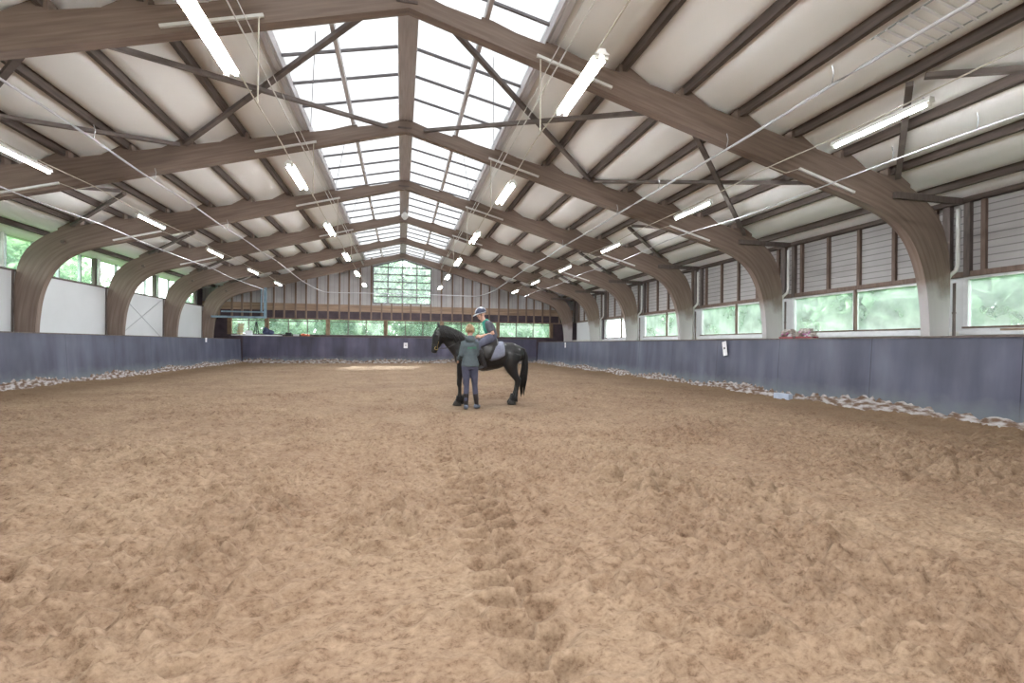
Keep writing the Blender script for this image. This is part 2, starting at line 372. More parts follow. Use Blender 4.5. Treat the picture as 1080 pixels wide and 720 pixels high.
def root_of(o):
    if o is None: return None
    while o.parent is not None: o = o.parent
    return o.name

def tag(o, label, cat, group=None, kind=None):
    if label: o['label'] = label
    if cat: o['category'] = cat
    if group: o['group'] = group
    if kind: o['kind'] = kind
    return o

def thing(name, label, cat, loc, group=None):
    o = bpy.data.objects.new(name, None); C.objects.link(o)
    o.location = loc; o.empty_display_size = .2; ORIGIN[o.name] = tuple(loc)
    return tag(o, label, cat, group)

def structure(o, label, cat='wall'):
    return tag(o, label, cat, kind='structure')

def fused(mb, voxel, smooth=4, factor=.5):
    """The overlapping solids of mb grown together into one continuous skin."""
    me = mb.mesh('tmp'); o = bpy.data.objects.new('tmp', me); C.objects.link(o)
    r = o.modifiers.new('r', 'REMESH'); r.mode = 'VOXEL'; r.voxel_size = voxel; r.use_smooth_shade = True
    if smooth:
        q = o.modifiers.new('s', 'SMOOTH'); q.factor = factor; q.iterations = smooth
    dg = bpy.context.evaluated_depsgraph_get(); dg.update()
    out = bpy.data.meshes.new_from_object(o.evaluated_get(dg))
    bpy.data.objects.remove(o); bpy.data.meshes.remove(me)
    return out

def skin_obj(name, mb, voxel, mats, parent, smooth=4, pick=None):
    me = fused(mb, voxel, smooth)
    off = Vector(ORIGIN[root_of(parent)])
    mats = mats if isinstance(mats, (list, tuple)) else [mats]
    me.materials.clear()
    for m_ in mats: me.materials.append(m_)
    if pick:
        for p in me.polygons: p.material_index = pick(p.center, p.normal)
    me.transform(Matrix.Translation(-off))
    for p in me.polygons: p.use_smooth = True
    me.name = name
    o = bpy.data.objects.new(name, me); C.objects.link(o); o.parent = parent
    return o

def catmull(pts, k=4):
    P = [np.array(p, float) for p in pts]; out = []
    for i in range(len(P) - 1):
        p0, p1, p2, p3 = P[max(i - 1, 0)], P[i], P[i + 1], P[min(i + 2, len(P) - 1)]
        for j in range(k):
            t = j / k
            out.append(.5 * (2 * p1 + (p2 - p0) * t + (2 * p0 - 5 * p1 + 4 * p2 - p3) * t * t + (3 * p1 - p0 - 3 * p2 + p3) * t ** 3))
    out.append(P[-1]); return [tuple(p) for p in out]

ORD = ['first', 'second', 'third', 'fourth', 'fifth', 'sixth', 'seventh']
SIDE = {-1: 'white-panelled wall', 1: 'ribbed grey wall'}
def zt(dx): return 7.42 - .222 * abs(dx)          # underside of the purlins
def zu(dx): return 7.086 - .2735 * abs(dx)        # underside of the frames' rafters

# ------------------------------------------------------------------ camera, world, sun
cam = bpy.data.cameras.new('camera'); cam.lens = 512.52 / 1080 * 36; cam.sensor_width = 36; cam.sensor_fit = 'HORIZONTAL'
cam.shift_y = 3.58 / 1080; cam.clip_start = .05; cam.clip_end = 300
co = bpy.data.objects.new('camera', cam); C.objects.link(co)
co.matrix_world = Matrix.Translation((0, 0, 1.303)) @ Matrix.Rotation(-.2244, 4, 'Z') @ Matrix.Rotation(math.pi / 2, 4, 'X') @ Matrix.Rotation(.0089, 4, 'Z')
sc = bpy.context.scene; sc.camera = co
sc.view_settings.view_transform = 'Standard'; sc.view_settings.look = 'None'; sc.view_settings.gamma = 1; sc.view_settings.exposure = 0.56
sc.view_settings.use_curve_mapping = False
sc.cycles.diffuse_bounces = 8; sc.cycles.max_bounces = 16
w = bpy.data.worlds.new('sky'); sc.world = w; w.use_nodes = True
nt = w.node_tree; nt.nodes.clear()
wo = N(nt, 'ShaderNodeOutputWorld'); bg = N(nt, 'ShaderNodeBackground')
tc = N(nt, 'ShaderNodeTexCoord'); sx = N(nt, 'ShaderNodeSeparateXYZ'); nt.links.new(tc.outputs['Generated'], sx.inputs[0])
rp = ramp(nt, [(0.0, (.75, .80, .80)), (.5, (.92, .95, .97)), (1.0, (1.0, 1.0, 1.0))])
ma = N(nt, 'ShaderNodeMath', operation='MULTIPLY_ADD'); ma.inputs[1].default_value = .5; ma.inputs[2].default_value = .5
nt.links.new(sx.outputs['Z'], ma.inputs[0]); nt.links.new(ma.outputs[0], rp.inputs[0]); nt.links.new(rp.outputs[0], bg.inputs[0])
bg.inputs[1].default_value = 7.0
nt.links.new(bg.outputs[0], wo.inputs[0])
sun = bpy.data.lights.new('sun', 'SUN'); sun.energy = 12.0; sun.color = (1, .95, .86); sun.angle = .02
so = bpy.data.objects.new('sun', sun); C.objects.link(so); so.location = (6, 50, 25)
sd = Vector((-.20, -1.4, -1.0)).normalized()
so.rotation_euler = sd.to_track_quat('-Z', 'Y').to_euler()

# ------------------------------------------------------------------ floor: raked sand with tracks
def vnoise(x, y, seed):
    r = np.random.default_rng(seed); T = r.random((256, 256))
    xi, yi = np.floor(x).astype(int), np.floor(y).astype(int); fx, fy = x - xi, y - yi
    fx, fy = fx * fx * (3 - 2 * fx), fy * fy * (3 - 2 * fy)
    a, b = T[xi % 256, yi % 256], T[(xi + 1) % 256, yi % 256]; c, d = T[xi % 256, (yi + 1) % 256], T[(xi + 1) % 256, (yi + 1) % 256]
    return (a * (1 - fx) + b * fx) * (1 - fy) + (c * (1 - fx) + d * fx) * fy - .5

def sand_height(X, Y):
    fade = np.clip(1.25 - Y / 16, .35, 1)
    rough = np.clip(.75 + 1.3 * vnoise(X * .8 + 5, Y * .8, 21), .25, 1.35)
    h = .030 * vnoise(X * .9, Y * .9, 1) + .026 * vnoise(X * 2.6, Y * 2.6, 2) + rough * fade * (.048 * vnoise(X * 6, Y * 7, 3) + .080 * vnoise(X * 12, Y * 15, 4) + .070 * vnoise(X * 24, Y * 31, 5))
    clod = vnoise(X * 9 + 7, Y * 12, 22); h += rough * fade * .035 * np.clip((clod - .12) * 9, 0, 1)
    ridge = 1 - np.abs(2 * vnoise(X * 4.2 + 3, Y * 4.2, 6)); h += .016 * (ridge ** 3 - .35)
    # scuffed hollows where hooves have gone
    r = np.random.default_rng(5)
    for _ in range(520):
        cx, cy = r.uniform(-6, 8), r.uniform(1.2, 13); s = r.uniform(.045, .10); dpt = r.uniform(.03, .065)
        m = (np.abs(X - cx) < .5) & (np.abs(Y - cy) < .5)
        if m.any():
            q = ((X[m] - cx) ** 2 + (Y[m] - cy) ** 2) / s ** 2
            h[m] += dpt * (-np.exp(-q) + .75 * np.exp(-(np.sqrt(q) - 1.5) ** 2 * 4))
    # harrow lines that curve round the school
    h += .014 * np.sin(2 * np.pi * (Y + .03 * X * X * .3 + .15 * vnoise(X * .6, Y * .6, 8)) / .23) * np.clip((Y - 7) / 6, 0, 1)
    # two tractor tyre tracks with chevron lugs
    for cx, amp, drift in ((.59, .105, .0), (-.60, .035, .018)):
        t = X - (cx + drift * np.clip(Y - 6, 0, 30))
        env = np.exp(-(t / .19) ** 6) * np.clip((22 - Y) / 14, 0, 1)
        ph = Y * 4.6 - np.abs(t) * 1.5 + .5 * (t > 0) + .35 * vnoise(X * 3, Y * 3, 12); ph = ph - np.floor(ph)
        lug = np.where(ph < .22, ph / .22, 1 - (ph - .22) / .78)      # steep on one side
        h = h * (1 - .7 * env) + env * (amp * 1.25 * (lug - .5) - .015)
    near = np.clip(1 - np.hypot((X - 1.9) / 1.6, (Y - 10.3) / 1.6), 0, .35) / .35
    h = h * (1 - near) - .012 * near
    # banked up against the boards
    h += .10 * np.clip((np.abs(X + .14) - 8.6) / 1.0, 0, 1) ** 2 * (.8 + .8 * vnoise(X * 1.5, Y * 1.5, 9))
    return h

def floor():
    xs = np.concatenate([np.arange(-12.6, -7, .12), np.arange(-7, 7.5, .032), np.arange(7.5, 12.7, .08)])
    ys = np.concatenate([np.arange(YN, 1, .25), np.arange(1, 7, .019), np.arange(7, 14, .05), np.arange(14, 34.7, .13)])
    X, Y = np.meshgrid(xs, ys); Z = sand_height(X, Y)
    nx, ny = len(xs), len(ys)
    co_ = np.stack([X, Y, Z], -1).reshape(-1, 3).astype(np.float32)
    i = np.arange(nx * ny).reshape(ny, nx)
    q = np.stack([i[:-1, :-1], i[:-1, 1:], i[1:, 1:], i[1:, :-1]], -1).reshape(-1, 4)
    me = bpy.data.meshes.new('floor'); me.vertices.add(len(co_)); me.vertices.foreach_set('co', co_.ravel())
    me.loops.add(q.size); me.loops.foreach_set('vertex_index', q.ravel().astype(np.int32))
    me.polygons.add(len(q)); me.polygons.foreach_set('loop_start', np.arange(0, q.size, 4, dtype=np.int32)); me.polygons.foreach_set('loop_total', np.full(len(q), 4, np.int32))
    me.polygons.foreach_set('use_smooth', np.ones(len(q), bool))
    me.update(calc_edges=True); me.materials.append(M['sand'])
    o = bpy.data.objects.new('floor', me); C.objects.link(o)
    structure(o, 'raked brown riding sand with hoof scuffs and tyre tracks', 'floor')
floor()

# ------------------------------------------------------------------ roof lining, skylight
PUR = [1.37, 2.57, 4.03, 5.33, 6.6, 7.9, 9.15, 10.4, 11.75]
def ceiling():
    mb = MB()
    for sg in (-1, 1):
        prof = []
        for a, b in zip(PUR[1:], PUR[2:] + [HW + .35]):
            for t, d in ((0, .21), (.06, .16), (.14, .085), (.28, .05), (.5, .04), (.72, .05), (.86, .085), (.94, .16)):
                dx = a + (b - a) * t; prof.append((dx, zt(dx) + d))
        prof.append((HW + .35, zt(HW + .35) + .21))
        ys = [YN] + [FR[0] - 5 * k for k in (2, 1)] + FR + [YE + .1]
        n = len(prof)
        vs = [(RC + sg * x, y, z) for y in ys for x, z in prof]
        fs = [(j * n + i, j * n + i + 1, (j + 1) * n + i + 1, (j + 1) * n + i) for j in range(len(ys) - 1) for i in range(n - 1)]
        mb.add(vs, fs)
        # weather skin above the lining
        mb.add([(RC + sg * x, y, zt(x) + .34) for y in (YN - .3, YE + .3) for x in (PUR[1] - .05, HW + .6)], [(0, 1, 3, 2)])
    o = mb.build('ceiling', M['ceiling'], smooth=True)
    structure(o, 'beige insulated roof lining sagging between the purlins', 'ceiling')
ceiling()

def skylight():
    wi = 1
    for sg in (-1, 1):
        for bay in range(-1, 6):
            y0 = FR[bay] if bay >= 0 else FR[0] - 5
            y1 = min(y0 + 5, YE)
            if bay == 5: y1 = YE
            r = thing(f'window_{wi}', f'white roof glazing on the side of the {SIDE[sg]}, ' + (f'in bay after {ORD[bay]} frame' if bay >= 0 else 'in bay before first frame'), 'window', (RC + sg * 1.4, y0, zt(1.4) + .2)); wi += 1
            r['kind'] = 'structure'
            p = MB(); h = .20
            p.add([(RC + sg * x, y, zt(x) + h) for y in (y0, y1) for x in (.0, 2.62)], [(0, 1, 3, 2)])
            p.build('pane', M['skylight'], r)
            b = MB(); k0 = math.ceil((y0 - 8.35) / 1.075)
            y = 8.35 + 1.075 * k0
            while y < y1 - .05:
                b.bar((RC + sg * .2, y, zt(.2) + h - .03), (RC + sg * 2.6, y, zt(2.6) + h - .03), .045, .05); y += 1.075
            b.build('glazing_bar', M['glazing_bar'], r)
            if bay >= 0:
                t_ = MB(); t_.tube([(RC + sg * 1.70, y0 + 1.0, zt(1.7) + h - .07), (RC + sg * 2.45, min(y1, y0 + 5) - .1, zt(2.45) + h - .07)], .008, 5)
                t_.build('stay_wire', M['glazing_bar'], r)
skylight()

# ------------------------------------------------------------------ glued laminated frames
INNER = [(0, 7.086), (1.5, 6.676), (3, 6.266), (4.5, 5.855), (6, 5.445), (7.5, 5.035), (8.6, 4.735), (9.34, 4.54), (9.95, 4.36), (10.37, 4.19), (10.72, 3.96), (10.97, 3.70), (11.15, 3.40), (11.3, 3.03), (11.4, 2.63), (11.46, 2.18), (11.5, 1.58), (11.52, -.1)]
OUTER = [(0, 7.36), (1.5, 7.03), (3, 6.69), (4.5, 6.36), (6, 6.03), (7.5, 5.69), (8.8, 5.40), (9.8, 5.18), (10.6, 4.98), (11.1, 4.78), (11.5, 4.5), (11.78, 4.18), (11.95, 3.8), (12.04, 3.4), (12.08, 2.95), (12.08, 2.4), (12.06, 1.7), (12.05, -.1)]
CI, CO_ = catmull(INNER), catmull(OUTER)
def half_frame(y0, y1, sg):
    mb = MB(); n = len(CI); s = [0]
    for i in range(1, n): s.append(s[-1] + math.dist(CI[i], CI[i - 1]))
    X = lambda d: RC + sg * d
    for i in range(n - 1):
        a, b, c, d = CI[i], CI[i + 1], CO_[i + 1], CO_[i]
        ta, tb = math.dist(a, d), math.dist(b, c)
        for y, o in ((y0, 0), (y1, 3.7)):
            mb.add([(X(a[0]), y, a[1]), (X(b[0]), y, b[1]), (X(c[0]), y, c[1]), (X(d[0]), y, d[1])], [(0, 1, 2, 3)], [[(s[i] + o, 0), (s[i + 1] + o, 0), (s[i + 1] + o, tb), (s[i] + o, ta)]])
        for (p, q), o in (((a, b), 1.3), ((d, c), 2.1)):
            mb.add([(X(p[0]), y0, p[1]), (X(q[0]), y0, q[1]), (X(q[0]), y1, q[1]), (X(p[0]), y1, p[1])], [(0, 1, 2, 3)], [[(s[i] + o, .01), (s[i + 1] + o, .01), (s[i + 1] + o, .2), (s[i] + o, .2)]])
    for i in (0, n - 1):
        a, d = CI[i], CO_[i]
        mb.add([(X(a[0]), y0, a[1]), (X(a[0]), y1, a[1]), (X(d[0]), y1, d[1]), (X(d[0]), y0, d[1])], [(0, 1, 2, 3)], [[(0, 0), (.2, 0), (.2, .3), (0, .3)]])
    return mb

def cleat_mb(y0, y1, sg, dx):
    """Wedge that blocks the purlin up, running out down the slope."""
    x0, x1 = (dx - .10, dx + .52) if dx > .3 else (0.0, .62)
    t0 = zt(x0) - .0 if dx > .3 else 7.40
    out = [(RC + sg * x0, zt(x0) - .12), (RC + sg * x0, t0 + (.12 if dx > 3 else 0)), (RC + sg * (x0 + .2), zt(x0 + .2) + (.12 if dx > 3 else 0)), (RC + sg * x1, zt(x1) - .055), (RC + sg * x1, zt(x1) - .12)]
    return MB().prism_y(out, y0 + .004, y1 - .004)

for i, yb in enumerate(FR):
    y0, y1 = yb - .2, yb
    fr = thing('arch_frame', f'curved brown laminated timber frame spanning the hall, {ORD[i]} from the camera' + (', against the gable' if i == 5 else ''), 'timber frame', (RC, yb, 0))
    for sg in (-1, 1):
        half_frame(y0, y1, sg).build('half_frame', M['glulam' if sg < 0 else 'glulam_pale_foot'], fr)
        for dx in [0] + PUR[:-1]:
            cleat_mb(y0, y1, sg, dx).build('cleat', M['glulam'], fr)
    p = MB(); p.box(RC - .21, RC + .15, y0 - .02, y0, 7.16, 7.20); p.build('apex_plate', M['dark_post'], fr)
    for sg in (-1, 1):
        if sg > 0:
            b = MB(); b.box(RC + 10.42, RC + 12.3, y0 - .09, y0 - .005, 4.58, 4.72); b.build('tie_bracket', M['dark_post'], fr)
        else:
            b = MB(); b.tube([(RC - 10.75, y0 - .07, 4.50), (RC - 10.75, y0, 4.50)], .055, 10); b.build('bolt', M['dark_post'], fr)

# ------------------------------------------------------------------ purlins
names = ['mid-skylight', 'skylight-edge', 'third', 'fourth', 'fifth', 'sixth', 'seventh', 'eighth', 'ninth']
for sg in (-1, 1):
    for k, dx in enumerate(PUR):
        mb = MB(); wd, hh = (.09, .2)
        if k == 0: wd, hh = .08, .15
        if k == 1: wd, hh = .12, .30
        z = zt(dx)
        x = RC + sg * dx
        mb.box(x - wd / 2, x + wd / 2, YN + .05, YE - .05, z, z + hh)
        if k == 1:      # glazing kerb with two flashing lines
            mb.box(x - sg * .09 - .02, x - sg * .09 + .02, YN + .05, YE - .05, z + .02, z + hh - .02)
        word = ['grey timber bar halfway across the roof glazing', 'brown timber kerb along the edge of the roof glazing'][k] if k < 2 else f'dark brown timber purlin, {["first", "second", "third", "fourth", "fifth", "sixth", "seventh"][k - 2]} down from the roof glazing'
        o = mb.build('roof_purlin', M['ridge'] if k < 2 else M['purlin'], loc=(x, YN, z))
        tag(o, word + f', {SIDE[sg]} side', 'purlin')
mb = MB(); mb.box(RC - .19, RC + .19, YN + .05, YE - .05, 7.40, 7.62)
for q in (-.12, -.04, .04, .12): mb.box(RC + q - .012, RC + q + .012, YN + .05, YE - .05, 7.385, 7.40)
tag(mb.build('ridge_beam', M['ridge'], loc=(RC, YN, 7.4)), 'broad grey ridge beam between the two slopes of roof glazing', 'beam')

# ------------------------------------------------------------------ wind braces
def brace(p, q, label, w_=.10):
    mb = MB(); mb.bar(p, q, w_, .08)
    tag(mb.build('wind_brace', M['brace'], loc=p), label, 'brace')
def rp_(sg, dx, y, off=-.05): return (RC + sg * dx, y, zt(dx) + off)
for sg in (-1, 1):
    a, b = FR[0] + .05, FR[1] - .25; m_ = (a + b) / 2
    for yy, w_, yo, of in ((a, 'first', b, -.05), (b, 'second', a, -.17)):
        brace(rp_(sg, .5, yy, of), rp_(sg, 5.33, yo, of), f'long roof brace crossing the glazing edge, {SIDE[sg]} side, rising to the {w_} frame', .10)
    for bay in range(-1, 5):
        a = (FR[bay] if bay >= 0 else FR[0] - 5) + .05; b = a + 4.7; m_ = (a + b) / 2
        where = f'after the {ORD[bay]} frame' if bay >= 0 else 'before the first frame'
        if bay == 0:
            for yy, yo, w_, of in ((a, b, 'second', -.05), (b, a, 'first', -.17)):
                brace(rp_(sg, 5.45, yo, of), rp_(sg, 10.6, yy, of), f'crossed eave brace, {SIDE[sg]} side, upper end at the {w_} frame')
        else:
            for yy, w_ in ((a, 'towards'), (b, 'away from')):
                if bay == -1 and yy == a and sg < 0: continue
                brace(rp_(sg, 7.95, m_ + (.12 if yy > m_ else -.12), -.05), rp_(sg, 10.5, yy, -.05), f'short eave brace, {SIDE[sg]} side, {where}, sloping {w_} camera')

# ------------------------------------------------------------------ strip lights, cables, trunking
def strip_light(x, y, z, label, group, twin=True):
    L = 1.62
    t = thing('strip_light', label, 'strip light', (x, y, z), group)
    hw = .10 if twin else .055
    h = MB(); h.prism_y([(x - .045, z + .045), (x - hw, z + .005), (x + hw, z + .005), (x + .045, z + .045), (x + .04, z + .075), (x - .04, z + .075)], y - L / 2, y + L / 2)
    h.build('housing', M['white_metal'], t)
    for q in ((-.062, .062) if twin else (0,)):
        u = MB(); u.tube([(x + q, y - L / 2 + .05, z - .02), (x + q, y + L / 2 - .05, z - .02)], .012 if twin else .015, 10); u.build('tube', M['tube'], t, smooth=True)
        e = MB()
        for yy in (y - L / 2 + .02, y + L / 2 - .06): e.box(x + q - .025, x + q + .025, yy, yy + .04, z - .045, z + .006)
        e.build('lamp_holder', M['white_metal'], t)
    for yy in (y - L / 2 + .12, y + L / 2 - .12):
        c = MB(); c.tube([(x, yy, z + .07), (x, yy, z + .108)], .012, 6); c.build('hanger', M['steel_grey'], t)
    return t
rows = [(-2.27, 4.95, [6.5 + 5 * k for k in range(6)], -1, 'steep inner'), (2.43, 4.95, [6.5 + 5 * k for k in range(6)], 1, 'steep inner'),
        (-7.15, 4.8, [6.2 + 5 * k for k in range(6)], -1, 'outer'), (7.3, 4.8, [6.2 + 5 * k for k in range(6)], 1, 'outer')]
for x, z, ys, sg, kind in rows:
    inner = kind == 'steep inner'
    for k, y in enumerate(ys):
        if not inner and sg < 0 and k == 0: continue
        strip_light(x, y, z, f'lit {"twin" if inner else "single"}-tube strip light, {ORD[k]} from camera, ' + ('beside the roof glazing' if inner else 'under the lower roof slope') + f', {SIDE[sg]} side', 'strip lights in the row ' + ('beside the glazing, ' if inner else 'over the boards, ') + SIDE[sg] + ' side', inner)
    # the cable that carries the row
    pts = []
    y = (0.5 if not inner else 1.0)
    while y < 33.3:
        near = min(abs(y - q) for q in ys)
        pts.append((x + .01 * math.sin(y * 2), y, z + .125 + (.06 * (1 - abs(((y - ys[0]) % 5) - 2.5) / 2.5) if not inner else -.03 * math.cos((y - ys[0]) * 2 * math.pi / 5) + .03))); y += .5
    mb = MB(); mb.tube(pts, .011, 6)
    tag(mb.build('light_cable', M['cable'], loc=pts[0], smooth=True), 'thin cream cable carrying the strip lights ' + ('beside the roof glazing' if inner else 'under the lower roof slope') + f', {SIDE[sg]} side', 'cable')
    # trunking along the rafters above the row, with a drop to the cable
    for i, yb in enumerate(FR[:4]):
        y = yb - .24
        if inner: d0, d1 = 2.28, 3.75
        else: d0, d1 = 7.95, 9.35
        t = thing('cable_trunking', f'white cable trunking on {ORD[i]} frame, ' + ('near the roof glazing' if inner else 'near the curved knee') + f', {SIDE[sg]} side', 'trunking', (RC + sg * d0, y, zu(d0)))
        b = MB(); b.bar((RC + sg * d0, y, zu(d0) + .10), (RC + sg * d1, y, zu(d1) + .10), .05, .05); b.build('channel', M['white_metal'], t)
        b = MB()
        if inner:
            b.tube([(x, y, zu(2.35) + .12), (x, y - .02, z + .17)], .012, 6)
        else:
            b.tube([(RC + sg * d0, y, zu(d0) + .10), (RC + sg * 7.6, y - .02, zu(7.6) - .12), (x, y - .02, z + .18)], .010, 6)
        b.build('drop_cable', M['cable'], t)

# pipes hung along the hall
def pipe(pts, r, label, name='water_pipe', m_='pipe'):
    t = thing(name, label, 'pipe', pts[0])
    P = catmull(pts, 6); mb = MB(); mb.tube(P, r, 8); mb.build('run', M[m_], t, smooth=True)
    return t
def hooks(t, pts, h):
    for p in pts:
        mb = MB(); mb.tube([(p[0], p[1], p[2] + .01), (p[0] + .03, p[1], p[2] + h * .6), (p[0], p[1], p[2] + h)], .008, 5); mb.build('hook', M['steel_grey'], t)
A = [(-5.85, y, 5.2 + .02 * math.sin(y * 1.3)) for y in np.arange(-2, 28, 2.5)] + [(-5.85, 29, 5.1), (-5.6, 31.5, 4.9), (-5.0, 33.2, 4.66), (-4.4, 33.35, 4.6), (-2, 33.38, 4.63), (1.4, 33.38, 4.66)]
t = pipe(A, .022, 'white pipe slung below the fifth purlin, white-panelled wall side'); hooks(t, [(-5.85, y, 5.22) for y in (3.5, 6, 8.5, 11, 13.4, 18.4)], .28)
Bp = [(-8.3 - .1 * math.sin(y), y, 4.58 + .02 * math.sin(y * .9)) for y in np.arange(2, 30, 2.8)] + [(-8.35, 32, 4.6), (-8.39, 33.3, 4.62)]
t = pipe(Bp, .016, 'white pipe slung low beside the curved knees, white-panelled wall side')
Ep = [(6.22, y, 5.2 + .02 * math.sin(y * 1.1 + 1)) for y in np.arange(-2, 28, 2.5)] + [(6.2, 29, 5.08), (5.9, 31.5, 4.85), (5.3, 33.2, 4.68), (4.6, 33.35, 4.64), (3, 33.38, 4.66), (1.45, 33.38, 4.66)]
t = pipe(Ep, .026, 'white pipe slung below the fifth purlin, ribbed grey wall side'); hooks(t, [(6.22, y, 5.22) for y in (3.5, 6, 8.4, 11, 13.4, 18.4)], .28)
Fp = [(8.75 - .05 * min(y, 12) + .1 * math.sin(y * .8), y, 4.58 + .02 * math.sin(y * .9 + 2)) for y in np.arange(0, 31, 2.6)] + [(8.2, 32.4, 4.6), (8.6, 33.3, 4.58)]
t = pipe(Fp, .012, 'white pipe slung low beside the curved knees, ribbed grey wall side'); hooks(t, [(8.45, y, 4.62) for y in (4.3, 5.6, 6.9)], .25)
for sg in (-1, 1):
    for j, (dx0, dx1, z) in enumerate(((2.64, 2.46, 6.28), (2.50, 2.44, 6.36))):
        pts = [(RC + sg * (dx0 + (dx1 - dx0) * k / 6), 1 + 5.2 * k, z) for k in range(7)]
        pipe(pts, .013 if j == 0 else .009, f'{["thicker", "thinner"][j]} straight wire along the edge of the roof glazing, {SIDE[sg]} side', 'tension_wire', 'white_metal')

t = thing('ceiling_grille', 'white slatted grille under the roof lining between the third and fourth purlins, ribbed-wall side', 'grille', (RC + 7.25, 5.1, 5.85))
for k in range(9):
    y = 4.55 + .165 * k; mb = MB(); mb.bar((RC + 6.78, y, zt(6.78) + .03), (RC + 7.52, y, zt(7.52) + .03), .034, .02); mb.build('slat', M['sign_white'], t)
mb = MB()
for dx in (6.8, 7.5): mb.bar((RC + dx, 4.5, zt(dx) + .045), (RC + dx, 5.95, zt(dx) + .045), .02, .016)
mb.build('carrier', M['steel_grey'], t)

# ------------------------------------------------------------------ side walls
def wall_right():
    X = RC + HW
    w_ = thing('wall_right', 'side wall with low windows and ribbed grey cladding above', 'wall', (X, 0, 0)); w_['kind'] = 'structure'
    m_ = MB(); m_.box(X, X + .12, YN, YE, -.1, 1.70); m_.build('plinth', M['white_plaster'], w_)
    m_ = MB(); m_.box(X + .03, X + .1, YN, YE, 3.02, 5.1); m_.build('cladding', M['cladding'], w_)
    m_ = MB(); m_.box(X - .06, X + .1, YN, YE, 2.94, 3.06); m_.build('rail', M['brown_post'], w_)
    m_ = MB(); m_.box(X - .14, X + .1, YN, YE, 4.62, 4.88); m_.build('top_plate', M['purlin'], w_)
    wi = 30
    for bay in range(-2, 6):
        y0 = FR[0] + 5 * bay; y1 = y0 + 5 if bay < 5 else YE
        if y0 < YN: y0 = YN
        for k in range(5):
            y = y0 + .38 + 1.0 * k
            if y < y1 - .2:
                s = MB(); s.box(X - .05, X + .03, y - .045, y + .045, 3.06, 4.72); s.build('stud', M['brown_post'], w_)
        for y, wd in ((y0 + .1, .16), (y0 - .32 if bay > -2 else y0 + .3, .12)):
            s = MB(); s.box(X - .08, X + .12, y - wd / 2, y + wd / 2, 2.95, 4.9); s.build('post', M['dark_post'], w_)
        if bay == 5:
            continue
        a, b = y0 + .28, y1 - .22
        if bay == 4:
            s = MB(); s.box(X - .03, X + .08, a, b, 1.70, 2.95); s.build('white_sheet', M['white_wall'], w_)
            continue
        r = thing(f'window_{wi}', ('low dusty double window in the ribbed wall, ' + (f'after {ORD[bay]} frame' if bay >= 0 else ['before first frame', 'beside the camera'][-1 - bay])), 'window', (X, (a + b) / 2, 1.7)); r['kind'] = 'structure'; wi += 1
        f = MB(); c = (a + b) / 2 - .05
        f.box(X - .02, X + .1, a, b, 1.70, 1.79); f.box(X - .0, X + .1, a, b, 2.88, 2.95)
        for y in (a, c, b - .09): f.box(X - .01, X + .1, y, y + .09, 1.79, 2.88)
        f.build('frame', M['white_frame'], r)
        f = MB(); f.box(X - .05, X + .02, c - .03, c + .03, 1.78, 2.95); f.box(X - .05, X, a, b, 1.77, 1.81); f.build('mullion', M['brown_post'], r)
        f = MB(); f.box(X - .14, X, a, b, 1.62, 1.70); f.build('sill', M['white_frame'], r)
        for p0, p1 in ((a + .09, c), (c + .09, b - .09)):
            g = MB(); g.add([(X + .06, p0, 1.79), (X + .06, p1, 1.79), (X + .06, p1, 2.88), (X + .06, p0, 2.88)], [(0, 1, 2, 3)]); g.build('pane', M['pane_side'], r)
        # narrow jambs at both ends close the wall
        s = MB(); s.box(X + .02, X + .1, y0, a, 1.70, 2.95); s.box(X + .02, X + .1, b, y1, 1.70, 2.95); s.build('jamb', M['white_wall'], w_)
    s = MB(); s.box(X + .02, X + .1, FR[4], FR[4] + .3, 1.70, 2.95); s.box(X + .02, X + .1, FR[5] - .4, YE, 1.70, 2.95); s.build('jamb', M['dark_panel'], w_)
wall_right()

def wall_left():
    X = RC - HW
    w_ = thing('wall_left', 'side wall of white panels under a high band of windows', 'wall', (X, 0, 0)); w_['kind'] = 'structure'
    m_ = MB(); m_.box(X - .12, RC - 12.09, YN, YE, -.1, 3.52); m_.build('panel', M['white_wall'], w_)
    m_ = MB(); m_.box(X - .1, RC - 12.07, YN, YE, 3.50, 3.57); m_.build('rail', M['dark_post'], w_)
    m_ = MB(); m_.box(X - .1, X + .1, YN, YE, 4.74, 5.2); m_.build('top_plate', M['purlin'], w_)
    wi = 50
    for bay in range(-2, 6):
        y0 = max(FR[0] + 5 * bay, YN); y1 = min(FR[0] + 5 * bay + 5, YE)
        s = MB(); s.box(X - .08, X + .06, y0 - .42, y0 - .28, 3.5, 4.8); s.build('post', M['dark_post'], w_)
        if bay > -2:
            s = MB(); s.box(RC - 12.10, RC - 12.06, y0 - .28, y0 - .22, 1.4, 3.5); s.build('joint_strip', M['dark_post'], w_)
        if bay == 5: 
            s = MB(); s.box(X - .1, X, y0, y1, 3.5, 4.8); s.build('end_board', M['dark_panel'], w_); continue
        r = thing(f'window_{wi}', 'high clear window band above the white panels, ' + (f'after {ORD[bay]} frame' if bay >= 0 else ['before first frame', 'beside the camera'][-1 - bay]), 'window', (X, (y0 + y1) / 2, 3.55)); r['kind'] = 'structure'; wi += 1
        f = MB(); f.box(X - .08, X + .02, y0, y1, 3.56, 3.61); f.box(X - .08, X + .02, y0, y1, 4.70, 4.76)
        for k in range(4):
            y = y0 + (y1 - y0) * k / 4 - .03
            f.box(X - .08, X + .02, y, y + .06, 3.61, 4.70)
        f.build('frame', M['steel_grey'], r)
        g = MB(); g.add([(X - .04, y0, 3.6), (X - .04, y1, 3.6), (X - .04, y1, 4.72), (X - .04, y0, 4.72)], [(0, 1, 2, 3)]); g.build('pane', M['pane_end'], r)
wall_left()
